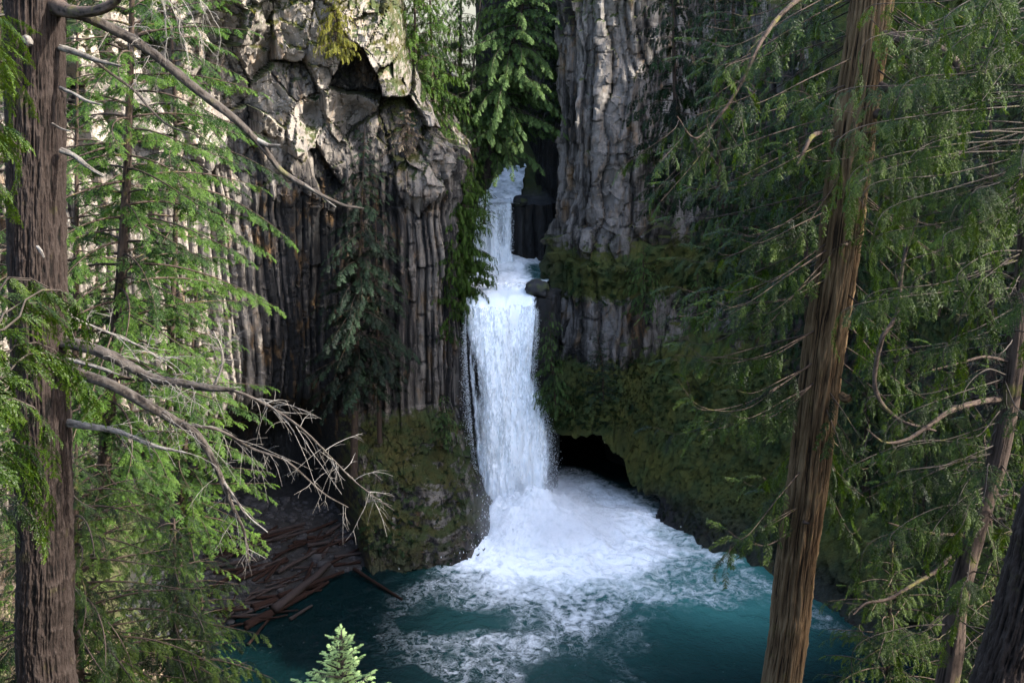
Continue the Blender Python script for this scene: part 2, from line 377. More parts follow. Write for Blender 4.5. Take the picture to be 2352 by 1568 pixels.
def left_fn(X, Y, s, z):
    L = s.max()
    prof, co, so, crack, cv = columns(s, z, .38, .85, 3, L, .8)
    up = ss(26, 33, z + 2.5*fbm(s*.2, z*0, seed=9)+.15*(X+13)*ss(-13, -30, X)*1.)        # blocky upper tier
    v, d, vb, tl = cells(s*.36+.12*fbm(s*.5, z*.5, seed=4), z*.25+.12*fbm(s*.4, z*.4, seed=5), 11)
    v2, d2, vb2, tl2 = cells(s*.85+v*7, z*.55+v*5, 12); v3, d3, _, tl3 = cells(s*2.2+v2*5, z*1.6, 19)
    blk = (v-.5)*2.9 + tl*2.6 + (v2-.5)*.9*(vb > .3) + tl2*.9 + tl3*.28+(v3-.5)*.18 - .35*np.exp(-(d/.035)**2) - .15*np.exp(-(d2/.04)**2)
    low = .32*prof+.36*co+.40*so*(cv > .5)-.15*crack + .22*tl3*(vb2 > .5)
    big = 1.7*fbm(s*.07, z*.05, o=3, seed=21)+.5*fbm(s*.3, z*.14, o=3, seed=22)
    off = low*(1-up)+blk*up+big + .10*fbm(s*1.6, z*.9, o=5, seed=31, gain=.62)
    fluted = ss(-12, -16, X)*(1-up); off = off + fluted*(.9*ridged(s*.35, z*.055, o=2, seed=41)-.5)
    # rim of the upper tier stands out over the columns, one broken shelf
    off = off + .9*ss(27.5, 29.5, z+1.5*vn(s*.25, s*0, seed=3))
    off = off - 3.4*gauss(X, -13.0, 1.5)*gauss(z, 34.5, 3.2) - 2.6*gauss(X, -15.7, .9)*gauss(z, 35.2, 1.3)
    front = ss(95, 90, Y)
    # undercut above the beach, buttress beside the pool
    but = ss(-16.8, -13.4, X)*front
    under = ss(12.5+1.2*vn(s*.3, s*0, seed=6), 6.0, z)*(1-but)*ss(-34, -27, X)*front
    off = off*(1-.45*under) - 6.2*under
    bz = np.clip(10.3-z, 0, 12); be = .34+.66*ss(-4.0, -7.5, X)
    v5, d5, _, tl5 = cells(s*.5+.3*vn(s*.6, z*.6, seed=2), z*.5, 55); v6, d6, _, tl6 = cells(s*1.5, z*1.5, 56)
    off = off*(1-but*ss(10.5, 8.5, z)*.75) + but*(bz*.93*be+ .9*ss(0, 3, bz)*be+(1.5*fbm(s*.22, z*.28, o=4, seed=51) + .55*tl5+.5*(v5-.5)+.22*tl6+.22*(v6-.5) + .35*ridged(s*.8, z*.8, o=4, seed=52))*ss(0, 2, bz))
    off = off*(.35+.65*front)
    off = off - .25*np.clip(z-46, 0, 30) - 1.0*np.clip(z-31.5+1.2*vn(s*.3, s*0, seed=77), 0, 40)*ss(-9.8, -6.0, X)
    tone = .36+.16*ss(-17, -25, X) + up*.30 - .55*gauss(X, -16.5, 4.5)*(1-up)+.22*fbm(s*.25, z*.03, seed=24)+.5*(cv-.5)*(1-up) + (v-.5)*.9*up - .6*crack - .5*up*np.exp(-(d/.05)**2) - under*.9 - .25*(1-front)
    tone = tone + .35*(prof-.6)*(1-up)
    moss = .06+.22*up*ss(36, 44, z)+.10*up + but*ss(11, 9, z)*(.40+.3*fbm(s*.25, z*.25, seed=57)+.15*(v5-.5)) + under*.2 + gauss(X, -9, 1.5)*up*.25 + .25*ss(44, 48, z)
    moss = moss - .25*ss(-7.5, -4.5, X)*but*ss(7, 3, z)
    wet_shade = .9*under*ss(9, 6, z) + .75*ss(-5.6, -3.8, X)*ss(20, 14, z) + .8*(1-front)*ss(100, 106, Y) + .5*but*ss(3, 0, z)  # rock wet by the water; undercut and slot darkened as well
    wet_shade = np.clip(wet_shade, 0, 1)
    return off, tone, moss, wet_shade, 0*z
LEFT_PATH = [(-4.2, 132), (-4.0, 112), (-4.1, 98), (-4.3, 91.5), (-6.5, 89), (-15, 87.5), (-24, 83), (-32, 73), (-42, 58), (-52, 42)]
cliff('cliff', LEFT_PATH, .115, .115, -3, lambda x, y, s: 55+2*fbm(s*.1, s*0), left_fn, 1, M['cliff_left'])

def right_fn(X, Y, s, z):
    L = s.max(); prof, co, so, crack, cv = columns(s, z, .45, 1.25, 8, L, 1.5)
    right = ss(15, 20, X); front = ss(101, 96, Y)
    sh = ss(3, 6, X)*front
    off = .30*prof+.42*co+.2*so*(cv > .5)-.12*crack + 1.5*fbm(s*.09, z*.06, o=3, seed=61)+.6*fbm(s*.35, z*.2, o=4, seed=62)+.18*fbm(s*1.7, z*1.3, o=4, seed=63)
    v, d, vb, tlr = cells(s*.6, z*.6, 15); rub = ss(27, 23.5, z)*ss(20.5, 22, z)
    off = off*(1-.5*rub)+rub*((v-.5)*1.1+tlr*1.4-.2*np.exp(-(d/.05)**2))
    up = ss(44, 48, z); v3, d3, _, tl3 = cells(s*.3, z*.3, 16); off = off+up*((v3-.5)*2.4+tl3*2.4-.3*np.exp(-(d3/.04)**2))
    v4, d4, _, tl4 = cells(s*1.3, z*.8, 17); off = off+.3*tl4+.3*(v4-.5)*(z > 14)
    # ledge, lower columns, mossy apron, cave
    ledge = ss(24.5, 20.0, z)*2.9 + ss(20.2, 18.2, z)*.3
    apron = ss(13.2, 8.6, z)*3.6
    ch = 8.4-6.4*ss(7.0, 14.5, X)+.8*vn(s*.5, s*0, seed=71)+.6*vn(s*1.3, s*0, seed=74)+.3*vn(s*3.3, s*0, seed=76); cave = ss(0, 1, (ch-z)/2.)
    cw = ss(15.5, 9.5, X)
    cv2 = ss(15.5, 11.0, X)
    bowl = 4.6+1.8*ss(20, 34, X)-.66*np.clip(z, 0, 17)-.9*np.sin(np.clip(z/16, 0, 1)*math.pi)
    off = off*(1-.55*ss(14, 11, z)) + ledge*front*(.2+.8*cw)*(.30+.70*ss(4.0, 8.0, X)) + cw*(apron*front) - cv2*cave*(15.5+2.0*ss(4, 10, X)) + (1-cw)*(bowl) - (1-cv2)*1.0*ss(2.6+vn(s*.4, s*0, seed=75), .8, z)*front
    off = off + (1-cw)*ss(15, 12, z)*(1.4*fbm(s*.12+z*.12, z*.05-s*.05, o=4, seed=81)+.75*ridged(s*.30+z*.34, z*.08-s*.07, o=4, seed=82)+.35*fbm(s*.9, z*.9, o=4, seed=84))
    off = off - right*np.clip(z-22, 0, 60)*.42*(1-.8*ss(36, 50, X)) - (1-right)*np.clip(z-44, 0, 40)*.3
    off = off*np.where(front > .5, 1, .30+.7*front)
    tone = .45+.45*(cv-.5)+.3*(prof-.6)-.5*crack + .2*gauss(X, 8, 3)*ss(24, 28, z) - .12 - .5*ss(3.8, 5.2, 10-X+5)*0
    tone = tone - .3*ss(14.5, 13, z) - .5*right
    moss = .10 + .35*(1-cw)*ss(17, 14, z)+ .75*ss(25, 21, z)*ss(18.0, 19.5, z)*front + .7*ss(14, 11.5, z)*(1-.3*cave) + .28*ss(40, 44, z)+.45*right*ss(20, 24, z) + .22*fbm(s*.2, z*.1, seed=83)
    moss = moss - .55*cv2*cave - .5*(1-cv2)*ss(3.5, 1., z) - (1-cw)*ss(15, 12, z)*(.55*ss(.45, .8, ridged(s*.26+z*.30, z*.06-s*.05, o=4, seed=86))+.25*fbm(s*.8, z*.8, o=3, seed=87)-.12)
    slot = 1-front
    wet_shade = cave*cv2*.95 + slot*.85 + .85*ss(3.8, .8, z) + .5*ss(5.2, 3.5, X)*ss(26, 20, z)  # wet rock, with the shade of cave and waterline undercut painted in
    return off, tone, moss, np.clip(wet_shade, 0, 1), 0*z
RIGHT_PATH = [(-4.2, 130), (0, 131), (2.2, 122), (2.6, 110), (4.4, 104.5), (4.6, 99.5), (3.9, 96.5), (6, 94.2), (12, 93), (17, 90), (24, 82), (32, 72), (42, 60), (52, 46), (66, 34), (86, 24)]
cliff('cliff', RIGHT_PATH, .14, .14, -3, lambda x, y, s: 52+22*ss(16, 38, x)+11*ss(56, 80, x)-20*ss(24, 16, y)+2.5*fbm(s*.1, s*0, seed=5), right_fn, -1, M['cliff_right'])  # far end out of view, extended and raised to shade the pool

def step_fn(X, Y, s, z):
    prof, co, so, crack, cv = columns(s, z, .6, 1.2, 18, s.max(), .4)
    off = .35*prof+.25*co+.3*fbm(s*.5, z*.4, o=4, seed=91)
    return off, .3+0*z, .1+0*z, .85+0*z, 0*z
cliff('river_ledge', [(-5.5, 91.8), (0, 91.6), (2.5, 91.9), (3.7, 93.6), (4.3, 99), (4.5, 107)], .16, .16, -3, lambda x, y, s: 19.1+0*s, step_fn, -1, M['cliff_right'], (14, 30), (0, 0))
cliff('river_ledge', [(-5.5, 104.3), (0, 104), (4.5, 104.6)], .16, .16, 17, lambda x, y, s: 24.9+.2*vn(s*1.2, s*0), step_fn, -1, M['cliff_right'], (6, 26), (1.2, 5))

# ------------------------------------------------------------------ ground sheet
GP = np.array([(0, 0, 42.6), (-8, 0, 43), (8, 0, 43), (0, -20, 46), (-40, -20, 52), (40, -20, 52), (-5, 11, 34), (0, 11, 32.5), (5, 11, 34), (-20, 11, 37), (20, 11, 38), (-50, 11, 46), (50, 11, 48),
 (0, 25, 19), (-10, 25, 24), (-25, 25, 32), (12, 25, 23), (28, 25, 33), (0, 40, 5), (-8, 40, 12), (-14, 40, 17.5), (-28, 40, 26), (12, 40, 8), (20, 40, 16), (32, 40, 29),
 (0, 52, -3), (-11, 52, 1.5), (-20, 52, 10), (-32, 52, 20), (12, 52, -3), (22, 52, 3.5), (32, 52, 14), (-50, 50, 34), (52, 40, 42),
 (0, 62, -3), (-17, 62, -.8), (-22, 62, 1.5), (-30, 62, 9), (20, 62, -3), (29, 62, .5), (36, 62, 8), (-21.2, 71, 0), (-18.8, 73.5, 0), (-16.4, 76.2, 0), (-10.5, 79.5, -.3), (-16, 70, -2), (-25, 76, 1.6), (-30, 70, 5),
 (-20, 86, 1.8), (-13, 84, .9), (-25, 85, 2.4), (-17, 80, .7), (-10, 72, -3), (-6, 76, -3), (0, 75, -3), (10, 70, -3), (15, 70, -3), (5, 85, -3), (0, 92, -3), (8, 100, -3), (24, 72, -1), (30, 72, 2), (25, 82, 2), (-60, 90, 5), (60, 90, 5), (0, 110, -3), (-35, 85, 5)], float)
def tps_fit(P):
    xy = P[:, :2]; n = len(P); d = np.hypot(xy[:, None, 0]-xy[None, :, 0], xy[:, None, 1]-xy[None, :, 1])
    K = np.where(d > 0, d*d*np.log(d+1e-9), 0)+np.eye(n)*2.
    Q = np.hstack([np.ones((n, 1)), xy]); A = np.block([[K, Q], [Q.T, np.zeros((3, 3))]])
    return np.linalg.solve(A, np.concatenate([P[:, 2], [0, 0, 0]]))
TW = tps_fit(GP)
def gh0(x, y):
    x = np.asarray(x, float); y = np.asarray(y, float); r = TW[-3]+TW[-2]*x+TW[-1]*y
    for (px, py, _), w in zip(GP, TW[:-3]):
        d2 = (x-px)**2+(y-py)**2; r = r+w*.5*d2*np.log(d2+1e-9)
    return r
def gh(x, y):
    g = gh0(x, y); return g + ss(-.5, 4, g)*(.7*fbm(np.asarray(x)*.15, np.asarray(y)*.15, o=4, seed=101)) + .1*fbm(np.asarray(x)*.9, np.asarray(y)*.9, o=3, seed=102)
gx = np.concatenate([np.linspace(-400, -62, 12), np.arange(-60, 60.1, .35), np.linspace(62, 400, 12)])
gy = np.concatenate([np.linspace(-400, -32, 12), np.arange(-30, 104, .35), ])
GX, GY = np.meshgrid(gx, gy); cx = np.clip(GX, -60, 60); cy = np.clip(GY, -30, 104)
GZ = gh(cx, cy)
dry = ss(-10, -13, GX)*ss(28, 34, GY)*ss(64, 56, GY)*ss(-.3, .2, fbm(GX*.15, GY*.15, seed=104)+.2)
stone = ss(-10, -12, GX)*ss(66, 70, GY)*ss(4, 3, GZ)
tag(mesh('ground', np.stack([GX, GY, GZ], -1), grid_faces(len(gy), len(gx)), M['ground'], None, {'dry': dry, 'stone': stone}), kind='structure')

# ------------------------------------------------------------------ pool, upper pool
px_ = np.arange(-30, 42, .11); py_ = np.arange(44, 108, .11); PX, PY = np.meshgrid(px_, py_)
def blob(cx, cy, rx, ry, rot=0.):
    c, s_ = math.cos(rot), math.sin(rot); dx = PX-cx; dy = PY-cy
    return np.exp(-(((dx*c+dy*s_)/rx)**2+((-dx*s_+dy*c)/ry)**2))
wx = PX+2.2*fbm(PX*.18, PY*.18, o=3, seed=111); wy = PY+2.2*fbm(PX*.18+9, PY*.18, o=3, seed=112)
dist = np.hypot((wx-1.5)/1.05, (wy-87)/1.)
core = ss(12.5, 6.0, dist)
plume = blob(6.5, 86, 9.5, 6.5, -.55)                # sweeps round to the right wall
plume = np.maximum(plume, blob(14, 80, 9, 3.6, -1.0))
lower = blob(3, 78.5, 11, 6.)*1.1+blob(1, 69, 13, 8)*.62
patch = fbm(wx*.22, wy*.28, o=5, seed=113)
foam = core*1.2 + plume*.47 + .35*blob(7.5, 90, 5.5, 5.0, -.5) + lower*.52 + patch*.42*np.clip(plume+lower+.25, 0, 1) - .12
shore = np.exp(-(np.abs((PX-(4.5+ (101-PY)*.64)))/1.3)**2)*ss(103, 95, PY)*ss(60, 76, PY)       # surf along the right wall
foam = foam + .34*shore
foam = foam*ss(-12, -2.5, wx) + .06*ss(-20, -5, PX)*(patch > .25)
foam = np.clip(foam, 0, 1); aer = np.clip(.95*plume+.8*core+.36*lower*ss(-12, -3, PX) + 1.0*blob(16, 77, 8, 7, -.9)+.25*patch*plume, 0, 1)
amp = .05+.24*np.clip(plume+lower, 0, 1)+.45*core
PZ = amp*(fbm(wx*.55, wy*.55, o=5, seed=115)+.6*ridged(wx*.35, wy*.4, o=3, seed=116)-.3) + 3.2*ss(8.0, 0, np.hypot(PX-1.3, (PY-87)*1.1))**1.5*(1+.5*fbm(PX*.5, PY*.5, seed=117))
tag(mesh('pool_water', np.stack([PX, PY, PZ], -1), grid_faces(len(py_), len(px_)), M['pool'], None, {'foam': foam, 'aer': aer}), kind='structure')
ux = np.arange(-5.5, 3.4, .08); uy = np.arange(91.2, 106, .08); UX, UY = np.meshgrid(ux, uy)
UX = np.minimum(UX, np.interp(UY, [91, 92.5, 95, 98, 106], [2.15, 2.0, 2.9, 4.2, 4.5])+0*UX)
uf = np.clip(1.0-.95*ss(.6, 2.6, UX)*ss(95.2, 97.5, UY)*ss(104, 101, UY) + .3*fbm(UX*.7, UY*.35, o=4, seed=121), .15, 1)
UZ = 19.55+ss(95.0, 93.2, UY)*-1.6 + .22*fbm(UX*1.1, UY*.6, o=4, seed=122)*(.4+uf)+ .7*np.exp(-((UX+1)/2.2)**2-((UY-102.8)/1.6)**2)
tag(mesh('stream_water', np.stack([UX, UY, UZ], -1), grid_faces(len(uy), len(ux)), M['pool'], None, {'foam': uf, 'aer': .6+0*uf}), kind='structure')

# ------------------------------------------------------------------ waterfalls
def fall_sheets(root, left, right, lip, vy, nl, tvals, seed, dens_fn, amp=.28, n=110, m=260, zend=0., back=3.4):
    """left/right: (z, x) edge tables; sheets follow a ballistic profile from the lip"""
    lz = np.array(left); rz = np.array(right); acc = []
    nf = 34
    for k in range(nl):
        p = np.linspace(0, 1, n)[None, :]; z = np.concatenate([np.full(nf, lip[1]), np.linspace(lip[1], zend, m)])[:, None]; g = np.concatenate([np.linspace(1, 0, nf, endpoint=False), np.zeros(m)])[:, None]
        xl = np.interp(-z, -lz[:, 0], lz[:, 1]); xr = np.interp(-z, -rz[:, 0], rz[:, 1])
        x = (xl+xr)/2+(p-.5)*(xr-xl)*(1+.05*k)
        fall = np.sqrt(np.clip(lip[1]-z, 0, 99)/4.9)
        y = lip[0]-vy*fall*(1+.12*k)-.22*k*ss(0, .5, fall)+g*back - .6*np.sin(p*math.pi)*ss(0, 1.2, fall)
        P_ = p+0*z; Z_ = z+0*p; G_ = g+0*p
        y = y - amp*(1+.3*k)*fbm(x*1.5, z*.22+k*5, o=5, seed=seed+k)*ss(0, .5, fall) - .12*fbm(x*5, z*1.4+k*3, o=4, seed=seed+9+k)*ss(0, .4, fall)
        zz = Z_ + g*.22 + .05+.03*k - .0*p + (.16*fbm(x*1.6, y*1.0+k, o=4, seed=seed+30+k)+.05*fbm(x*5, y*4, seed=seed+31))*ss(0, .15, g)
        y = y + .55*fbm(P_*3.5, P_*0+1.5, o=3, seed=seed+50); zz = zz + (.22*fbm(P_*6, P_*0, o=3, seed=seed+51)-.10)*np.exp(-np.abs(lip[1]-Z_)/1.2)*(1-G_)
        x = x + .10*fbm(x*3, z*.8, o=3, seed=seed+3+k)
        d = dens_fn(P_, Z_, k)*(1-ss(.35, 1., G_+.2*fbm(x*1.5, y*1.2, seed=seed+40+k)))
        V = np.stack([x, y+0*Z_, zz], -1); part('water_sheet', V, grid_faces(m+nf, n), M['fall'], root, {'dens': d})
TET = np.array([(1, 0, -.4), (-.5, .87, -.4), (-.5, -.87, -.4), (0, 0, 1.2)])
TETF = np.array([(0, 1, 3), (1, 2, 3), (2, 0, 3), (0, 2, 1)])
def drops(root, pts, size, rng, name='spray'):
    n = len(pts); sc = size*rng.uniform(.4, 1.3, n)
    V = pts[:, None]+TET[None]*sc[:, None, None]*np.array([1, 1, 1.8]); F = (TETF[None]+4*np.arange(n)[:, None, None]).reshape(-1, 3)
    part(name, V, F, M['drops'], root, None, True)
rng = np.random.RandomState(5)
wf = empty('waterfall', (-.5, 88, 0), 'tall main waterfall plunging white between dark rock walls into the pool', 'waterfall')
LE = [(20, -4.15), (18, -4.1), (15, -4.05), (12, -3.9), (8, -3.6), (5, -3.3), (2, -2.7), (-.5, -2.8)]
RE = [(20, 2.1), (18, 2.2), (16, 2.1), (13, 1.8), (11, 2.3), (8, 3.1), (5, 3.35), (2, 3.1), (-.5, 3.3)]
def dlow(p, z, k):
    e = ss(0, .10+.05*k, p)*ss(1, .90-.04*k, p)
    d = e*(1.15-.30*k) + .12
    thin = gauss(p, .13+.002*(18-z), .13)*ss(18.5, 15, z)*ss(3, 8, z)
    d = d - thin*(.85-.1*k)*(1+.6*fbm(p*4, z*.25, seed=7))
    d = d + .2*fbm(p*7, z*.12, o=3, seed=40+k) + .25*ss(8, 2, z)*e
    return np.where(z > 18.8, np.maximum(d, e), d)
fall_sheets(wf, LE, RE, (91.4, 19.45), 1.55, 3, None, 201, dlow, zend=-.3)
pts = []
for side, tab in ((-1, LE), (1, RE)):
    n = 4200; z = rng.uniform(.2, 18.5, n)**1.0; tb = np.array(tab); x = np.interp(-z, -tb[:, 0], tb[:, 1])+side*np.abs(rng.normal(0, .12+.022*(19-z)))-side*.15
    y = 91.4-1.55*np.sqrt((19.6-z)/4.9)-rng.normal(.2, .45, n); pts.append(np.stack([x, y, z], 1))
n = 1500; z = rng.uniform(.5, 17, n); p = rng.uniform(0, 1, n); x = np.interp(-z, -np.array(LE)[:, 0], np.array(LE)[:, 1])*(1-p)+np.interp(-z, -np.array(RE)[:, 0], np.array(RE)[:, 1])*p
pts.append(np.stack([x, 91.0-1.9*np.sqrt((19.6-z)/4.9)-np.abs(rng.normal(.9, .35, n)), z], 1))
drops(wf, np.vstack(pts), .026, rng)
n = 9000; a = rng.uniform(0, 2*math.pi, n); r_ = np.abs(rng.normal(0, 3.6, n)); h_ = np.abs(rng.normal(0, 1.2, n))*np.exp(-r_/5)
drops(wf, np.stack([.6+r_*np.cos(a)*1.1, 86.5+r_*np.sin(a)*.9, .4+h_*1.8], 1), .05, rng, 'splash')

wf2 = empty('waterfall', (-1, 103, 19.5), 'short upper waterfall dropping white beside the dark slot, above the small ledge pool', 'waterfall')
def dup_(p, z, k):
    e = ss(0, .1, p)*ss(1, .9, p); return e*(1.3-.25*k)-.6*gauss(p, .66+.02*(25-z), .09)*ss(25.2, 24, z)*ss(20.5, 22.5, z)+.22*fbm(p*9, z*.3, o=3, seed=60+k)
fall_sheets(wf2, [(26, -3.2), (24.5, -3.3), (22, -3.7), (19, -4.2)], [(26, -.05), (24, -.05), (21, -.1), (19, .4)], (103.6, 25.2), 1.0, 3, None, 301, dup_, back=1.5, amp=.2, n=60, m=90, zend=19.3)
n = 1500; z = rng.uniform(19.8, 25, n); drops(wf2, np.stack([rng.uniform(-3.8, .2, n), 103.2-1.*np.sqrt((25.4-z)/4.9)-np.abs(rng.normal(.2, .3, n)), z], 1), .04, rng)
cx_ = np.linspace(-4.2, 1.6, 90); cy_ = np.linspace(103.3, 116, 190); KX, KY = np.meshgrid(cx_, cy_)
KX = .10*fbm(KX*0+(KX > -1.3)*7, KY*1.3, o=3, seed=134)-1.3+.16*(KY-103.3)+(KX+1.3)*(.72-.035*(KY-103.3))
KZ = 25.2+ .6*ss(104, 106.5, KY)+.7*ss(107.5, 109.5, KY)+.5*ss(111, 114, KY)+.3*fbm(KX*.9, KY*.7, o=4, seed=131)
wc = mesh('stream_water', np.stack([KX, KY, KZ], -1), grid_faces(190, 90), M['pool'], None, {'foam': np.clip(.85+.5*fbm(KX*.6, KY*.6, seed=133), .2, 1), 'aer': .6+0*KX}); tag(wc, kind='structure')

def rock_mesh_(r, rng_seed, nu=26, nv=18, amp=.35, sq=(1, 1, .8)):
    u = np.linspace(0, 2*math.pi, nu, endpoint=False)[None, :]; v = np.linspace(0, math.pi, nv)[:, None]
    x = np.sin(v)*np.cos(u); y = np.sin(v)*np.sin(u); z = np.cos(v)+0*u
    cvv = 1+amp*fbm(x*1.3+rng_seed, y*1.3, z*1.3, o=4, seed=rng_seed)
    q = .82; f = 1/np.maximum(np.maximum(np.abs(x), np.abs(y)), np.abs(z))
    cvv = cvv*(1-.35+.35*f*q)
    return np.stack([x*cvv*r*sq[0], y*cvv*r*sq[1], z*cvv*r*sq[2]], -1), grid_faces(nv, nu, True)
def rock_mesh(*a, **k):
    V, F = rock_mesh_(*a, **k); return V, F[:, ::-1]
def boulder(name, loc, r, label, mat='wetstone', sd_=1, sq=(1, 1, .8), group=None):
    V, F = rock_mesh(r, sd_, 30, 20, .4, sq); o = mesh(name, V, F, M[mat]); o.location = tuple(loc); tag(o, label, 'boulder', group); return o
boulder('boulder', W(1196, 462, 104.0), .7, 'dark boulder at the right edge of the water above the upper waterfall', 'wetstone', 3)
boulder('boulder', W(1222, 655, 92.6)+np.array([.4, 0, -.3]), 1.0, 'dark mossy boulder at the right lip of the main waterfall', 'wetstone', 7, (1.1, 1.2, .7))

# mist thrown up where the fall lands
def mist():
    V, F = rock_mesh(1., 9, 40, 26, .25, (1, 1, 1)); o = mesh('mist', V, F, None or M['drops'])
    o.scale = (10.5, 7.5, 6.5); o.location = (2.2, 85.2, .3)
    t = NT('spray_mist'); tc = t.n('TexCoord'); ln = t.n('VectorMath', operation='LENGTH'); t.l(tc.outputs['Object'], ln.inputs[0])
    fall = t.ramp(ln.outputs['Value'], [(.15, 1.), (.9, 0.)]); n = t.noise(t.coord((6, 5, 4.6)), .45, 4, .6)
    d = t.math('MULTIPLY', t.math('POWER', fall, 1.6), t.ramp(n, [(.35, .15), (.65, 1.)])); d = t.math('MULTIPLY', d, .5)
    v = t.n('VolumePrincipled'); v.inputs['Color'].default_value = (.96, .97, 1, 1); t.l(d, v.inputs['Density']); t.l(v.outputs[0], t.out.inputs['Volume'])
    o.data.materials[0] = t.m; tag(o, kind='stuff'); tag(o, 'white mist rising where the main waterfall hits the pool', 'mist')
mist()

# ------------------------------------------------------------------ foliage
def spray_tpl(seed, nside=8, nleaf=6, ang=50, side_len=.42, leaf=.06, lw=.010, droop=.25, sdroop=.2, taper=.7, tw=.012, zj=.25):
    """feathery spray along +X, unit length: side twigs set with thin folded leaf quads, gaps between the twigs"""
    r = np.random.RandomState(seed); Q = []; A = []
    def leaf_q(p, d, L, w, a):
        d = d/np.linalg.norm(d); s_ = np.cross(d, [0, 0, 1.]); s_ /= np.linalg.norm(s_)+1e-9
        up = np.array([0, 0, 1.])*w*r.uniform(-.8, .8)
        Q.append([p, p+d*L*.45+s_*w+up, p+d*L, p+d*L*.45-s_*w-up]); A.append(a+r.uniform(-.05, .05))
    for i in range(nside):
        t = .05+.9*i/nside
        for sgn in (1, -1):
            tt = min(1, t+r.uniform(0, .9)/nside)
            p0 = np.array([tt, 0, -droop*tt*tt]); L = side_len*(1-taper*tt)*r.uniform(.6, 1.2)*min(1, .5+tt*2.)
            a = R(ang*r.uniform(.75, 1.2)); d = np.array([math.cos(a), sgn*math.sin(a), r.uniform(-zj, zj*.6)-.1]); sh = r.uniform(-.22, .22)
            for j in range(nleaf):
                q = (j+.5)/nleaf; p = p0+d*L*q+np.array([0, 0, -sdroop*L*q*q])
                for s2 in (1, -1):
                    b = a*sgn+s2*R(38*r.uniform(.7, 1.4)); leaf_q(p, np.array([math.cos(b), math.sin(b), d[2]-.7*sdroop*q+r.uniform(-.3, .3)]), leaf*(1-.35*q)*r.uniform(.8, 1.3), lw, sh+.12*q)
            leaf_q(p0, d+np.array([0, 0, -sdroop*.6]), L*1.02, tw*.6, sh-.1)
    leaf_q(np.array([0, 0, 0.]), np.array([1, 0, -droop*.8]), 1., tw*.6, -.2)
    for j in range(nleaf*2):
        t = .55+.45*j/nleaf/2
        for s2 in (1, -1): leaf_q(np.array([t, 0, -droop*t*t]), np.array([1, s2*.8, -2*droop*t]), leaf, lw, .15)
    Q = np.array(Q); V = Q.reshape(-1, 3); F = np.arange(len(V)).reshape(-1, 4)
    return V, F, np.repeat(np.array(A), 4)
TPL = {
 'fir': [spray_tpl(s, 7, 4, 50, .46, .09, .030, .22, .25) for s in range(5)],
 'firfine': [spray_tpl(s, 8, 6, 50, .44, .07, .021, .22, .25) for s in range(5)],
 'cedar': [spray_tpl(20+s, 9, 4, [34, 40, 48, 44, 38][s], [.36, .42, .48, .34, .44][s], .08, .022, [.15, .3, .6, .75, .4][s], .4, .7, .015) for s in range(5)],
 'cedarfine': [spray_tpl(20+s, [10, 8, 9, 11, 9, 7][s], 6, [34, 44, 50, 38, 46, 36][s], [.36, .46, .50, .32, .44, .30][s], .062, .015, [.12, .28, .45, .7, .2, .9][s], .4, .65, .010) for s in range(6)],
 'far': [spray_tpl(40+s, 6, 3, 50, .50, .13, .048, .3, .3) for s in range(4)],
 'farcedar': [spray_tpl(50+s, 6, 3, 40, .44, .14, .046, .7, .5) for s in range(4)],
}
class Foliage:
    def __init__(s, kind, rng): s.k = kind; s.rng = rng; s.O = []; s.D = []; s.U = []; s.S = []; s.A = []
    def add(s, p, d, size, var, up=(0, 0, 1)): s.O.append(p); s.D.append(d); s.S.append(size); s.A.append(var); s.U.append(up)
    def build(s, name, mat, root):
        if not s.O: return
        O = np.array(s.O); D = np.array(s.D); D /= np.linalg.norm(D, axis=1)[:, None]+1e-9; U = np.array(s.U, float)
        Y = np.cross(U, D); Y /= np.linalg.norm(Y, axis=1)[:, None]+1e-9; Z = np.cross(D, Y)
        S = np.array(s.S); A = np.array(s.A); T = TPL[s.k]; which = s.rng.randint(0, len(T), len(O)); acc = Acc()
        for k, (V, F, VA) in enumerate(T):
            m = which == k
            if not m.any(): continue
            B = np.stack([D[m], Y[m], Z[m]], 1)*S[m][:, None, None]
            VV = np.einsum('vc,ncd->nvd', V, B)+O[m][:, None]; nn = m.sum()
            FF = (F[None]+len(V)*np.arange(nn)[:, None, None]).reshape(-1, 4)
            tipv = np.clip(V[:, 0], 0, 1)*.2+VA
            acc.add(VV.reshape(-1, 3), FF, np.clip(np.repeat(A[m], len(V))+np.tile(tipv, nn)-.1, 0, 1))
        return acc.build(name, mat, root, smooth=False)

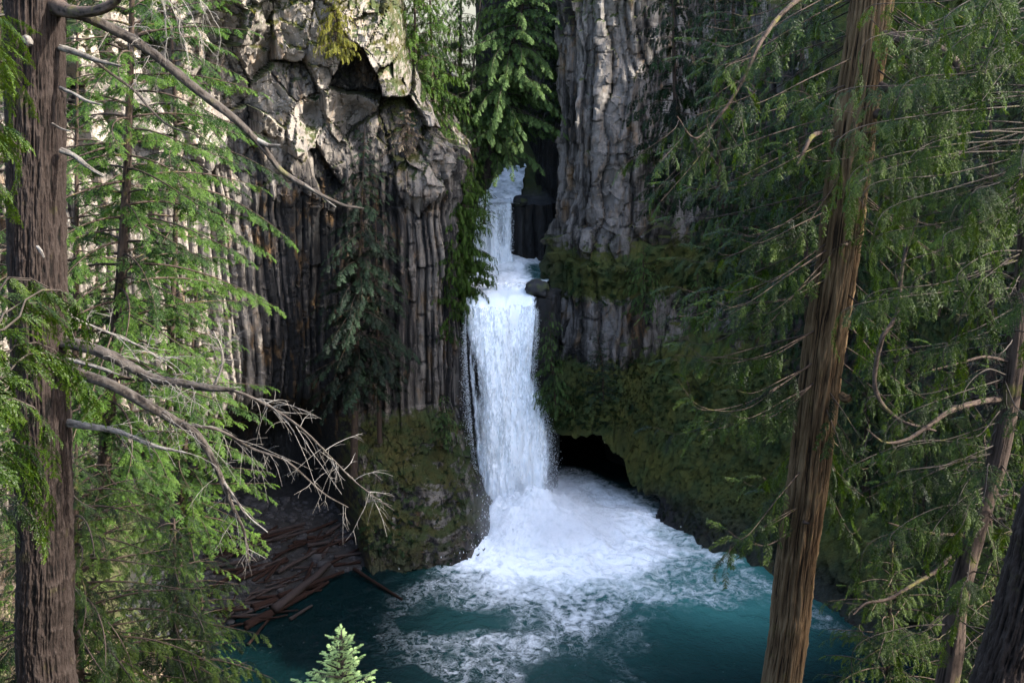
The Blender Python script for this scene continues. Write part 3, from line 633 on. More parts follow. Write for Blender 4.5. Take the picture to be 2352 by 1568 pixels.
def trunk_part(root, pts, radii, mat, name='trunk', sides=10, rows=30, furrow=0., fs=(8, 1.), amp2=.05, seed=0, warp=.5):
    P = smooth_path(np.hstack([np.array(pts, float), np.array(radii, float)[:, None]]), rows); rad = P[:, 3]; P = P[:, :3]
    T, A, B = frames(P); th = np.arange(sides)*2*math.pi/sides; L = np.concatenate([[0], np.cumsum(np.linalg.norm(np.diff(P, axis=0), axis=1))])
    cx, sx = np.cos(th)[None, :]+0*L[:, None], np.sin(th)[None, :]+0*L[:, None]; H = L[:, None]+0*cx
    rm = rad.mean(); wob = amp2*fbm(cx*1.2, sx*1.2, H*.5, o=3, seed=seed+3)
    if furrow > 0:
        w = warp*fbm(cx*2, sx*2, H*.8, o=2, seed=seed+1); f = ridged(cx*fs[0]*rm+w, sx*fs[0]*rm+w, H*fs[1], o=3, seed=seed)
        f = (f-.4)*1.6; pl = fbm(cx*fs[0]*rm*2.2, sx*fs[0]*rm*2.2, H*fs[1]*4, o=3, seed=seed+8); dsp = furrow*(f*.9+.35*pl)
        a = np.clip(.5+f*.75+.3*pl, 0, 1)
    else: dsp = 0*H; a = .5+0*H
    rr = rad[:, None]*(1+wob)+dsp
    V = P[:, None]+rr[..., None]*(cx[..., None]*A[:, None]+sx[..., None]*B[:, None])
    return part(name, V, grid_faces(rows, sides, True), mat, root, {'var': a})

def bough(fo, wood, pts, r0, rng, size, sp=.3, start=.15, var=.5, sag=.3, spread=55, curl=0., rt=.004, sides=5, dens=1, hang=0.):
    P = smooth_path(pts, max(8, int(np.linalg.norm(np.diff(np.array(pts), axis=0), axis=1).sum()/.12)) if len(pts) > 2 else 8); n = len(P)
    rad = r0+(rt-r0)*np.linspace(0, 1, n)**.8
    wood.tube(P, rad, sides, rng.uniform(.3, .7))
    T = np.gradient(P, axis=0); T /= np.linalg.norm(T, axis=1)[:, None]; L = np.linalg.norm(np.diff(P, axis=0), axis=1).sum()
    k = max(2, int(L*(1-start)/sp*dens))
    for i in range(k):
        t = start+(1-start)*(i+rng.uniform(0, .9))/k; j = min(n-1, int(t*(n-1))); d = T[j].copy(); h = math.hypot(d[0], d[1])+1e-6
        a = math.atan2(d[1], d[0])+(1 if i % 2 else -1)*R(rng.uniform(spread*.5, spread*1.25))
        dd = np.array([math.cos(a), math.sin(a), d[2]/max(h, .6)*.6-sag+rng.normal(0, .14)-hang])
        up = np.array([rng.normal(0, .3), rng.normal(0, .3), 1.]) if hang < .8 else np.array([math.cos(a+1.6)*.6+rng.normal(0, .4), math.sin(a+1.6)*.6+rng.normal(0, .4), .5])
        fo.add(P[j], dd, size*rng.uniform(.6, 1.2)*(1-.35*t), np.clip(var+rng.normal(0, .16), 0, 1), up)
    fo.add(P[-1], T[-1]+np.array([0, 0, -sag*.4]), size*.8, min(1, var+.15))

def conifer(name, label, base, top, r, rng_seed, kind='fir', mat='fir', bark='barkdark', zlo=.15, nb=60, blen=2.2, size=.7, sp=.28, e0=.15, droop=.45, var=.45, prof=.75,
            cat='tree', group=None, bend=None, sag=.3, hang=0., tsides=9, az=None, furrow=0., dens=1., minlen=.15, bare=0.):
    rg = np.random.RandomState(rng_seed); base = np.array(base, float); top = np.array(top, float)
    size *= .72; sp *= .60
    root = empty(name, base, label, cat, group)
    mid = (base+top)/2+(np.array(bend) if bend is not None else rg.normal(0, .15, 3)*[1, 1, 0])
    pts = [base-(0, 0, .6), base+(top-base)*.02, mid, top]; H = np.linalg.norm(top-base)
    TP = smooth_path(np.array(pts), 60)
    trunk_part(root, pts, [r*1.25, r*1.1, r*.62, .02], M[bark], 'trunk', tsides, 40, furrow, (8, 1.), .05, rng_seed)
    fo = Foliage(kind, rg); wood = Acc()
    for i in range(nb):
        f = (i+rg.uniform(0, 1))/nb; h = zlo+(1-zlo)*f; p0 = TP[min(59, int(h*59))]
        if az is None: a = i*2.39996+rg.normal(0, .3)
        else: a = rg.uniform(az[0], az[1])
        L = (blen*max(minlen, (1-f**1.3)**prof)*(.55+.45*min(1, f*5)))*rg.uniform(.7, 1.15)
        t = np.linspace(0, 1, 7); dr = droop*rg.uniform(.7, 1.3); ee = e0+rg.normal(0, .1)+.5*f**3
        da = rg.normal(0, .25)
        x = np.cos(a+da*t)*L*t; y = np.sin(a+da*t)*L*t; z = L*(ee*t-dr*t*t+.15*dr*t**4)
        P = p0+np.stack([x, y, z], 1)
        if rg.rand() < bare:
            wood.tube(P, np.linspace(.012+.006*L, .004, 7), 4, .9); continue
        bough(fo, wood, P, .012+.009*L, rg, size*min(1., .45+L/blen*.6), sp, .12, np.clip(var+rg.normal(0, .24), 0, 1), sag, hang=hang, sides=4, dens=dens)
    fo.build('crown', M[mat], root); wood.build('branches', M[bark], root)
    return root

def dead_twigs(acc, P, rng, n, L0, depth=2, up=.0, droop=.35, r0=.006, start=.2, a=.9, spread=60):
    """sprays of bare curved twigs along a limb"""
    P = np.asarray(P); T = np.gradient(P, axis=0); T /= np.linalg.norm(T, axis=1)[:, None]+1e-9
    for i in range(n):
        t = start+(1-start)*rng.uniform(0, 1); j = int(t*(len(P)-1)); d = T[j]+rng.normal(0, math.tan(R(spread))*.5, 3); d[2] += up*.6; d /= np.linalg.norm(d)
        L = L0*rng.uniform(.4, 1.2)*(1-.4*t); q = np.linspace(0, 1, 7)[:, None]; cv = rng.normal(0, .25, 3)
        C_ = P[j]+d*L*q+cv*L*q*q+np.array([0, 0, -droop])*L*q*q + rng.normal(0, .012*L, (7, 3))*q
        acc.tube(C_, np.linspace(r0, r0*.35, 7), 3, a*rng.uniform(.7, 1.1))
        if depth > 1: dead_twigs(acc, C_, rng, rng.randint(3, 6), L*.5, depth-1, up, droop, r0*.55, .2, a, spread)

# ------------------------------------------------------------------ the big fir on the left, with its dead limbs
Y1 = 11.0
def limb(root, uv, widths, rng_, mat='limb', name='dead_limb', tw=None, furrow=.5, rows=None, sides=14, attr=None):
    pts = np.array([W(*p) for p in uv]); wd = np.array(widths, float)
    rad = np.array([w*p[2]/FPX/2*1.02 for w, p in zip(wd, uv)])
    L = np.linalg.norm(np.diff(pts, axis=0), axis=1).sum(); rows = rows or int(L/.02)+10
    trunk_part(root, pts, rad, M[mat], name, sides, rows, rad.mean()*.5*furrow, (70, 6.), .16, rng_.randint(1000))
    return smooth_path(pts, 60)
b0 = W(112, 1568, Y1+.0); gb = float(gh(np.array([b0[0]]), np.array([Y1]))[0])
t1 = empty('fir_tree', (b0[0], Y1, gb-.2), 'large fir trunk with furrowed grey bark and dead limbs at left edge', 'tree')
tp = [np.array([b0[0]+.02, Y1, gb-.4])]+[W(u, v, Y1) for u, v in ((110, 1568), (105, 1300), (98, 1000), (88, 700), (82, 400), (80, 0), (80, -400))]
trunk_part(t1, tp, [.40, .31, .29, .28, .272, .265, .262, .255], M['barkfir'], 'trunk', 260, 1050, .034, (40, 3.2), .03, 4)
rg = np.random.RandomState(77)
c1 = limb(t1, [(120, 12, Y1-.05), (160, 26, Y1-.35), (200, 28, Y1-.55), (240, 18, Y1-.7), (272, 0, Y1-.8)], [46, 26, 22, 20, 12], rg, 'barkdark')
c2 = limb(t1, [(118, 20, Y1+.1), (205, 42, Y1+.05), (330, 108, Y1), (450, 205, Y1-.1), (540, 275, Y1-.2), (600, 335, Y1-.2), (650, 395, Y1-.2), (720, 438, Y1-.3), (780, 468, Y1-.35), (836, 480, Y1-.4)], [30, 24, 22, 20, 17, 14, 11, 9, 7, 3], rg)
limb(t1, [(590, 322, Y1-.2), (618, 335, Y1-.25), (645, 334, Y1-.3)], [11, 9, 4], rg, 'deadwood')
limb(t1, [(700, 425, Y1-.3), (740, 452, Y1-.33), (772, 476, Y1-.36)], [5, 4, 2], rg, 'deadwood')
limb(t1, [(138, 110, Y1-.1), (180, 122, Y1-.2), (220, 138, Y1-.3), (278, 152, Y1-.4)], [14, 13, 10, 4], rg, 'deadwood')
limb(t1, [(200, 128, Y1-.2), (250, 165, Y1-.1), (310, 210, Y1), (345, 250, Y1), (390, 290, Y1), (450, 310, Y1)], [7, 6, 6, 5, 4, 2], rg)
limb(t1, [(138, 202, Y1-.15), (170, 216, Y1-.25), (200, 232, Y1-.3), (236, 242, Y1-.35)], [8, 7, 6, 3], rg, 'deadwood')
limb(t1, [(120, 284, Y1-.3), (140, 295, Y1-.35), (162, 302, Y1-.4)], [6, 4, 2], rg, 'deadwood')
limb(t1, [(140, 345, Y1-.15), (170, 358, Y1-.2), (205, 385, Y1-.3), (240, 406, Y1-.35)], [14, 11, 9, 5], rg, 'deadwood')
limb(t1, [(86, 568, Y1-.35), (95, 578, Y1-.42), (102, 592, Y1-.45)], [9, 8, 4], rg, 'deadwood')
limb(t1, [(60, 90, Y1-.32), (66, 96, Y1-.4), (70, 104, Y1-.42)], [20, 16, 9], rg, 'deadwood')
b1 = limb(t1, [(135, 783, Y1), (190, 795, Y1-.2), (250, 815, Y1-.35), (300, 842, Y1-.4), (350, 868, Y1-.5), (410, 878, Y1-.6), (470, 890, Y1-.7), (540, 895, Y1-.8)], [30, 27, 26, 24, 22, 18, 15, 7], rg)
b1b = limb(t1, [(490, 885, Y1-.7), (560, 905, Y1-.8), (630, 940, Y1-.8), (700, 990, Y1-.9), (760, 1050, Y1-.9), (820, 1110, Y1-1), (905, 1172, Y1-1.1)], [8, 7, 6, 5, 4, 3, 1.5], rg, 'limb')
b2 = limb(t1, [(140, 838, Y1), (190, 860, Y1-.1), (260, 885, Y1-.2), (340, 930, Y1-.3), (400, 965, Y1-.3), (455, 1000, Y1-.4), (500, 1080, Y1-.5), (535, 1165, Y1-.5), (560, 1220, Y1-.5), (572, 1290, Y1-.5)], [26, 25, 25, 24, 22, 18, 14, 9, 6, 2], rg)
limb(t1, [(150, 825, Y1-.2), (185, 832, Y1-.3), (230, 845, Y1-.4), (275, 860, Y1-.5)], [12, 11, 8, 3], rg, 'deadwood')
b2b = limb(t1, [(440, 975, Y1-.35), (510, 990, Y1-.3), (580, 1030, Y1-.2), (660, 1060, Y1-.2), (740, 1130, Y1-.2), (800, 1165, Y1-.2)], [9, 7, 6, 5, 4, 2], rg, 'limb')
b2c = limb(t1, [(510, 1100, Y1-.5), (550, 1160, Y1-.6), (575, 1190, Y1-.6), (615, 1222, Y1-.7)], [8, 6, 5, 3], rg, 'deadwood')
b3 = limb(t1, [(150, 970, Y1), (200, 978, Y1-.2), (270, 990, Y1-.3), (350, 1022, Y1-.5), (430, 1040, Y1-.6)], [20, 17, 12, 9, 4], rg, 'deadwood')
b4 = limb(t1, [(150, 700, Y1), (170, 730, Y1+.1), (240, 760, Y1+.1), (330, 800, Y1), (400, 850, Y1)], [10, 7, 6, 4, 2], rg, 'deadwood')
b5 = limb(t1, [(490, 890, Y1-.7), (510, 840, Y1-.7), (508, 800, Y1-.7), (490, 760, Y1-.7)], [8, 6, 4, 3], rg, 'deadwood')
tw = Acc()
dead_twigs(tw, c2[5:20], rg, 7, .55, 2, 0, .5, .006)
dead_twigs(tw, b1[8:], rg, 26, .62, 2, .25, .35, .0048); dead_twigs(tw, b1b, rg, 30, .55, 2, .05, .4, .0045)
dead_twigs(tw, b2[8:50], rg, 16, .6, 2, .1, .35, .0045); dead_twigs(tw, b2b, rg, 20, .5, 2, 0, .35, .0045, 0.)
dead_twigs(tw, b3, rg, 14, .5, 2, .2, .2, .0045); dead_twigs(tw, b4, rg, 24, .55, 2, .5, .2, .006, .0); dead_twigs(tw, b5, rg, 12, .55, 2, .5, .1, .0045, .3)
dead_twigs(tw, b2[40:], rg, 8, .4, 2, 0, .5, .005)
# a few long curved twigs hanging from above at the top of the frame
for k in range(5):
    q = np.linspace(0, 1, 14)[:, None]; e = [(380, 130), (430, 175), (470, 150), (350, 210), (505, 110)][k]; a_ = W(318+6*k, -70, Y1-.1); b_ = W(e[0], e[1], Y1+rg.uniform(-.4, .2))
    P = a_+(b_-a_)*q+np.array([.22+.04*k, 0, .10])*(q*(1-q))*2+rg.normal(0, .008, (14, 3))
    tw.tube(P, np.linspace(.007, .002, 14), 3, .8); dead_twigs(tw, P, rg, 9, .32, 2, -.1, .6, .0035, .25)
tw.build('dead_twigs', M['deadwood'], t1)

# ------------------------------------------------------------------ trees of the left bank
def tree_at(name, label, ub, vb, ut, vt, y, r, seed, yt=None, **kw):
    b = W(ub, vb, y); tpt = W(ut, vt, yt or y); return conifer(name, label, b, tpt, r, seed, **kw)
tree_at('fir_tree', 'slender dark trunked fir with sunlit boughs just right of the big left trunk', 225, 1240, 312, -330, 30, .21, 11, kind='firfine', mat='fir', blen=4.2, size=.85, nb=150, zlo=.10, sp=.19, e0=.05, droop=.38, var=.5, tsides=40, furrow=.02, prof=.35)
tree_at('fir_tree', 'fir with thin trunk half hidden behind the big left trunk', 168, 1300, 178, -60, 36, .16, 12, kind='fir', mat='fir', blen=3.4, size=.9, nb=110, zlo=.12, sp=.22, var=.45, prof=.4)
tree_at('fir_tree', 'sunlit yellow green fir in front of the pale lower cliff, behind dead twigs', 410, 1330, 455, 640, 40, .15, 13, kind='fir', mat='fir', blen=3.6, size=.85, nb=120, zlo=.1, sp=.2, var=.7, prof=.6)
tree_at('fir_tree', 'fir with boughs spread across the pale upper left cliff, behind the dark trunk', 385, 1000, 372, -330, 40, .13, 14, kind='fir', mat='fir', blen=3.9, size=.95, nb=80, zlo=.2, sp=.2, var=.5, prof=.3, bend=(.4, 0, 0))
tree_at('fir_tree', 'fir at far left edge seen behind the big trunk', -30, 1300, 5, -200, 26, .18, 15, kind='fir', mat='fir', blen=2.6, size=.7, nb=90, zlo=.1, sp=.26, var=.4)
tree_at('cedar_tree', 'dark low cedar with lit frond tips filling the bottom left corner', 190, 1790, 175, 1020, 15, .16, 16, kind='cedarfine', mat='cedar', blen=2.7, size=.6, nb=170, zlo=.05, sp=.15, e0=.1, droop=.5, var=.45, sag=.5, prof=.5)
tree_at('cedar_tree', 'shaded cedar with arching fronds above the bottom edge, right of the dark low cedar', 420, 1800, 400, 1190, 19, .13, 17, kind='cedar', mat='cedar', blen=2.5, size=.65, nb=140, zlo=.05, sp=.14, e0=.1, droop=.5, var=.42, sag=.5, prof=.55)
tree_at('fir_tree', 'young fir lit by sun on the grassy slope beside the shore', 455, 1580, 462, 1330, 38, .08, 18, kind='fir', mat='fir', blen=1.5, size=.5, nb=60, zlo=.05, sp=.2, var=.7)
tree_at('fir_tree', 'bright little fir tip rising at the bottom edge of the picture', 782, 1800, 783, 1462, 9, .02, 19, kind='firfine', mat='young', bark='limb', blen=.55, size=.24, nb=110, zlo=.3, sp=.045, e0=.7, droop=.25, var=1., sag=.0, prof=.85, tsides=6)

# near cedar boughs reaching in from the left edge
lc = empty('cedar_tree', (-3.6, 5.2, 38.6), 'close cedar with bright green hanging fronds at the left edge', 'tree')
trunk_part(lc, [(-3.6, 5.2, 38.2), (-3.6, 5.2, 42), (-3.55, 5.2, 50)], [.16, .14, .09], M['barkcedar'], 'trunk', 24, 60, .006)
fo = Foliage('cedarfine', rg); wd = Acc()
for (pts, s_, vv) in (([(-60, 780, 5.6), (20, 700, 5.9), (90, 680, 6.1), (150, 735, 6.3)], .34, .6), ([(-60, 860, 5.6), (20, 800, 5.9), (100, 800, 6.1), (170, 870, 6.3)], .36, .6),
        ([(-60, 700, 6.2), (0, 640, 6.4), (60, 640, 6.5), (100, 660, 6.6)], .28, .65), ([(-60, 930, 5.6), (10, 900, 5.8), (70, 930, 5.9), (100, 1000, 6.)], .30, .5),
        ([(-60, 1040, 5.6), (10, 1010, 5.9), (60, 1060, 6.1), (100, 1130, 6.2)], .32, .45), ([(-60, 1180, 6), (10, 1150, 6.1), (60, 1200, 6.1)], .3, .4),
        ([(-60, 20, 5.6), (-20, 20, 5.9), (15, 60, 6.)], .25, .8), ([(-60, 160, 5.6), (-10, 160, 5.9), (30, 210, 6.)], .25, .8), ([(-60, 280, 5.6), (-20, 270, 5.9), (25, 330, 6.)], .25, .8), ([(-60, 400, 5.8), (-30, 400, 5.9), (5, 440, 6.)], .25, .7)):
    for k in range(2):
        P = np.array([W(*q) for q in pts])+rg.normal(0, .05, 3); P = np.vstack([[-3.55, 5.2, P[0][2]+.15], P]); bough(fo, wd, P, .012, rg, s_, .045, .3, vv, .55, 50, dens=1.0)
fo.build('crown', M['cedar'], lc); wd.build('branches', M['limb'], lc)

# ------------------------------------------------------------------ trees in the gorge
tree_at('fir_tree', 'tall dark slender fir standing in shade against the left basalt columns', 812, 1078, 838, 290, 83, .30, 31, kind='far', mat='bluefir', blen=4.6, size=1.5, nb=120, zlo=.28, sp=.42, var=.5, e0=0., droop=.5, sag=.45, prof=.7)
tree_at('fir_tree', 'second dark fir with broad lower boughs, close right of the slender fir', 872, 1000, 862, 430, 85, .2, 32, kind='far', mat='bluefir', blen=3.6, size=1.3, nb=50, zlo=.25, sp=.42, var=.4, e0=0., droop=.6, sag=.5)
tree_at('cedar_tree', 'light green cedar at the top centre, left of the leaning firs', 1000, 420, 985, -140, 96, .25, 33, kind='farcedar', mat='fir', blen=4.0, size=1.4, nb=130, zlo=.05, sp=.4, var=.8, prof=.5, sag=.5)
tree_at('cedar_tree', 'pale green cedar rooted on the rim at the top, right beside the upper brown cliff', 965, 380, 950, -170, 93, .2, 47, kind='farcedar', mat='fir', blen=3.4, size=1.3, nb=110, zlo=.0, sp=.38, var=.75, prof=.5, sag=.5)
tree_at('cedar_tree', 'cedar at the top between the pale cedar and the large leaning fir', 1060, 400, 1062, -150, 103, .25, 48, kind='farcedar', mat='gorge', blen=4.2, size=1.4, nb=120, zlo=.0, sp=.4, var=.6, prof=.5, sag=.5)
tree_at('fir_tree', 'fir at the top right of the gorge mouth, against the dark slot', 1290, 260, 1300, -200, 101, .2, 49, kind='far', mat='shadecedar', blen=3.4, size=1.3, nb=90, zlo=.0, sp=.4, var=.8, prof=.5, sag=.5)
tree_at('fir_tree', 'thin straight pale trunk with bare twigs on top, above the upper stream', 1062, 380, 1110, -60, 98, .16, 34, kind='farcedar', mat='gorge', bark='limb', blen=2.4, size=1.2, nb=50, zlo=.02, sp=.4, var=.62, bare=.55)
tree_at('fir_tree', 'large leaning fir with broad blue green boughs hanging over the upper stream', 1118, 395, 1235, -120, 100, .34, 35, yt=98, kind='far', mat='gorge', bark='limb', blen=6.2, size=1.6, nb=150, zlo=.12, sp=.42, var=.95, e0=0.1, droop=.5, sag=.6, prof=.4)
tree_at('cedar_tree', 'bright green cedar draping over the wall left of the upper waterfall', 1062, 690, 1052, 350, 92, .16, 36, kind='farcedar', mat='fir', blen=2.9, size=1.0, nb=150, zlo=.0, sp=.26, var=.9, sag=.7, hang=.3, prof=.3, az=(-2.8, .3))
tree_at('cedar_tree', 'cedar hanging low on the column wall, below the bright green cedar', 1030, 760, 1040, 540, 89.5, .08, 37, kind='farcedar', mat='fir', blen=1.8, size=.9, nb=36, zlo=.0, sp=.3, var=.55, sag=.8, hang=.3, prof=.3, az=(-2.8, .3))
tree_at('fir_tree', 'soft blue green young fir in front of the top cascade', 1112, 500, 1112, 380, 98, .08, 38, kind='far', mat='gorge', blen=1.3, size=.7, nb=34, zlo=.0, sp=.28, var=.9, sag=.4)
tree_at('fir_tree', 'small conical blue green fir on the mossy apron right of the main waterfall', 1385, 905, 1370, 762, 86, .08, 39, kind='far', mat='bluefir', blen=2.1, size=.8, nb=46, zlo=.02, sp=.24, var=.75, e0=.1, droop=.2, sag=.1, prof=.9)
tree_at('cedar_tree', 'narrow dense cedar hugging the right edge of the main waterfall', 1275, 925, 1262, 715, 87.5, .10, 40, kind='farcedar', mat='gorge', blen=1.9, size=.9, nb=70, zlo=.0, sp=.26, var=.65, sag=.5, prof=.5)
tree_at('cedar_tree', 'small cedar on the ledge above the lower right columns', 1480, 700, 1478, 565, 87.5, .08, 41, kind='farcedar', mat='gorge', blen=2.0, size=.9, nb=46, zlo=.0, sp=.28, var=.75, sag=.5, prof=.6)
tree_at('cedar_tree', 'small cedar clinging to the wall right of the ledge cedar', 1600, 745, 1602, 620, 82, .07, 42, kind='farcedar', mat='gorge', blen=1.8, size=.9, nb=40, zlo=.0, sp=.28, var=.7, sag=.5, prof=.6)
tree_at('cedar_tree', 'young fir tuft on the grey columns of the right wall', 1505, 470, 1500, 345, 88.5, .07, 43, kind='far', mat='shadecedar', blen=1.8, size=.9, nb=30, zlo=.0, sp=.3, var=.6, sag=.5, prof=.6)
tree_at('shrub', 'round leafy shrub at the foot of the columns, left of the main waterfall', 1022, 1000, 1020, 905, 84.5, .05, 44, kind='farcedar', mat='gorge', blen=1.3, size=.7, nb=50, zlo=.0, sp=.25, var=.5, sag=.3, prof=.5, cat='shrub')
tree_at('shrub', 'yellow green shrub hanging at the top of the sunlit cliff', 772, 110, 768, -20, 84.2, .05, 45, kind='farcedar', mat='yellow', blen=1.7, size=.8, nb=60, zlo=.0, sp=.25, var=.5, sag=.6, prof=.5, cat='shrub')
tree_at('shrub', 'brown twiggy shrub on the dark upper cliff, below the mossy rim', 925, 330, 935, 250, 85.8, .04, 46, kind='far', mat='drygrass', blen=1.4, size=.7, nb=36, zlo=.0, sp=.25, var=.2, sag=.5, prof=.5, cat='shrub')

# shaded cedars of the right wall
rgb = np.random.RandomState(9)
wall_trees = [(1560, 420, 1545, -120, 86, 'cedar on the right wall at the top, first right of the grey columns'),
 (1660, 560, 1640, -60, 80, 'cedar on the right wall with hanging fronds, behind the arching brown branch'),
 (1745, 720, 1730, 120, 76, 'blue green cedar in the middle of the right wall, left of the big cedar trunk'),
 (1700, 330, 1690, -200, 84, 'dark cedar high on the right wall under the top edge'),
 (1840, 480, 1830, -150, 72, 'dark cedar just left of the big cedar trunk at the top'),
 (1860, 860, 1850, 300, 69, 'dark cedar behind the big cedar trunk, mid height'),
 (1960, 700, 1950, 60, 66, 'dark cedar behind and right of the big cedar trunk'),
 (2060, 980, 2050, 380, 62, 'blue green cedar seen through the gaps right of the big trunk, mid height'),
 (2150, 700, 2140, 0, 62, 'dark cedar of the upper right background'),
 (2270, 850, 2270, 100, 58, 'dark cedar near the right edge background'),
 (1990, 1130, 1985, 760, 64, 'shaded cedar low on the right wall above the river bend'),
 (2130, 1300, 2120, 800, 56, 'shaded cedar low at the right, behind the leaning thin trunk'),
 (2290, 1300, 2280, 700, 52, 'shaded cedar at the right edge, lower background')]
for i, (ub, vb, ut, vt, y, lab) in enumerate(wall_trees):
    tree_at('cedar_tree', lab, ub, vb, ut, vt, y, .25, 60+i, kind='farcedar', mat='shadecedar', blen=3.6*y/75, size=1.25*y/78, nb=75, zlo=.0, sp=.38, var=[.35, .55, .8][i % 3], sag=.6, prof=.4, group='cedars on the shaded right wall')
# unseen trees added on the rim to shade the gorge, and along the tops
rim = [(x, y) for x, y in ((40, 66), (46, 74), (52, 62), (44, 84), (56, 52), (50, 90), (43, 71), (46.5, 72), (49, 69.5), (41, 75), (44, 69), (60, 66), (-14, 100), (-24, 96), (-34, 88), (-8, 108), (42, 42), (46, 47), (48, 39), (40, 52), (50, 55), (62, 47), (66, 44.5), (70, 42), (58, 50))]
for i, (x, y) in enumerate(rim):
    z0_ = 55 if x < 16 else (67 if y > 57 else (42 if x > 57 else float(gh(np.array([x]), np.array([y]))[0])+4))
    conifer('fir_tree', 'tall dark fir on the gorge rim, above the picture', (x, y, z0_-1), (x+rgb.normal(0, .5), y+rgb.normal(0, .5), z0_+rgb.uniform(11, 14)), .3, 90+i, kind='far', mat='bluefir', blen=4.2, size=1.9, nb=55, zlo=.02, sp=.6, var=.5, group='firs on the gorge rim')

# ------------------------------------------------------------------ right foreground
Y6 = 18.0
b6 = W(1790, 1568, Y6); g6 = float(gh(np.array([b6[0]]), np.array([Y6]))[0])
limb_q = []
t6 = empty('cedar_tree', (b6[0], Y6, g6-.2), 'large leaning cedar trunk with stringy brown bark, crossing the whole right side of the picture', 'tree')
tp = [np.array([b6[0]-.5, Y6, g6-.4])]+[W(u, v, Y6) for u, v in ((1794, 1568), (1828, 1300), (1861, 1056), (1892, 800), (1926, 575), (1960, 300), (2003, 0), (2050, -400))]
trunk_part(t6, tp, [.44, .362, .35, .342, .338, .333, .325, .315, .29], M['barkcedar'], 'trunk', 240, 1000, .040, (25, .75), .07, 14, 1.1)
for (u_, v_, w_) in ((1848, 1195, 7), (1940, 560, 7)):
    limb_q.append((u_, v_, w_))
fo = Foliage('cedarfine', rg); wd = Acc(); fo2 = Foliage('cedarfine', rg)
def wb(pts, r0, size, sp=.105, start=.3, var=.5, sag=.6, hang=.2, n=1, jit=.0, f=None, w=None, **kw):
    sag *= rg.uniform(.5, 1.1); hang *= rg.uniform(0, 1.1); size *= rg.uniform(.75, 1.1); var += rg.normal(0, .15)
    for k in range(n):
        P = np.array([W(*q) for q in pts])+(rg.normal(0, jit, (len(pts), 3))*np.linspace(0, 1, len(pts))[:, None] if jit else 0)
        bough(f or fo, w or wd, P, r0, rg, size, sp, start, var, sag, hang=hang, **kw)
# arching limb across the upper middle
limb(t6, [(1960, -10, 17.5), (1880, -20, 16.8), (1818, 11, 16.2), (1755, 84, 15.8), (1706, 183, 15.6), (1668, 246, 15.5), (1615, 309, 15.4), (1587, 313, 15.3), (1555, 267, 15.2)], [16, 12, 10, 9, 8, 7, 5, 4, 2], rg, 'barkdark', 'limb')
arch = [(1755, 84), (1730, 130), (1706, 183), (1685, 220), (1668, 246), (1640, 280), (1615, 309), (1590, 313), (1560, 275)]
for (u, v) in arch:
    for k in range(2): wb([(u, v, 15.6), (u-30+rg.uniform(-60, 60), v+30, 15.5+rg.uniform(-.4, .4)), (u-40+rg.uniform(-90, 90), v+80+rg.uniform(0, 70), 15.4+rg.uniform(-.6, .6))], .006, .40, .14, .2, .42, .7)
# generic drooping boughs off the big cedar: start height v, reach to the left (-) or right (+)
for i in range(112):
    v0 = rg.uniform(-120, 1180) if i % 3 else rg.uniform(-100, 500); sgn = -1 if i % 2 else 1
    uc = np.interp(v0, [0, 575, 1056, 1568], [2003, 1926, 1861, 1794])
    dep = Y6+rg.uniform(-1.6, 2.2); reach = rg.uniform(150, 420)*(1. if sgn < 0 else .8)*(1 if v0 < 850 else .5); dr = rg.uniform(60, 170)
    wb([(uc, v0, Y6), (uc+sgn*reach*.4, v0+dr*.55, (Y6+dep)/2), (uc+sgn*reach*.8, v0+dr*1.1, dep), (uc+sgn*reach, v0+dr*1.0, dep+.1)], .016, .52, .15, .3, rg.uniform(.3, .6), .6, .3)
for pts in ([(1870, 830, 17.8), (1790, 890, 17.3), (1700, 935, 17), (1620, 925, 16.8), (1570, 880, 16.6)], [(1870, 760, 17.8), (1760, 815, 17.3), (1660, 825, 17), (1585, 815, 16.8)], [(1880, 870, 17.8), (1780, 950, 17.4), (1690, 975, 17.2), (1600, 985, 17)],
            [(1900, 640, 17.8), (1800, 690, 17.3), (1720, 700, 17), (1650, 730, 16.8)]):
    wb(pts, .014, .5, .13, .25, .42, .7, .3, 2, .1)
for pts in ([(1830, 1210, 17.8), (1760, 1250, 17.4), (1700, 1240, 17.2), (1660, 1290, 17)], [(1840, 1160, 17.8), (1780, 1190, 17.4), (1720, 1230, 17.2)]):
    wb(pts, .01, .42, .12, .3, .55, .7, .3, 2, .06)
wb([(2010, 350, 17.6), (1900, 370, 17), (1855, 360, 16.8), (1800, 330, 16.7)], .008, .4, .12, .5, .75); wb([(1960, 260, 17.6), (1900, 245, 17), (1840, 210, 16.7), (1790, 215, 16.6)], .008, .4, .12, .5, .8)
wb([(2010, 360, 17.2), (1995, 335, 16.8), (1975, 345, 16.6), (1960, 390, 16.5)], .008, .36, .08, .2, .95)
for u_, v_, w_ in limb_q: limb(t6, [(u_, v_, 17.72), (u_+rg.uniform(-8, 8), v_+rg.uniform(-2, 6), 17.55), (u_+rg.uniform(-14, 14), v_+rg.uniform(0, 12), 17.45)], [w_*1.6, w_, w_*.4], rg, 'barkdark', 'branch_stub', rows=16)
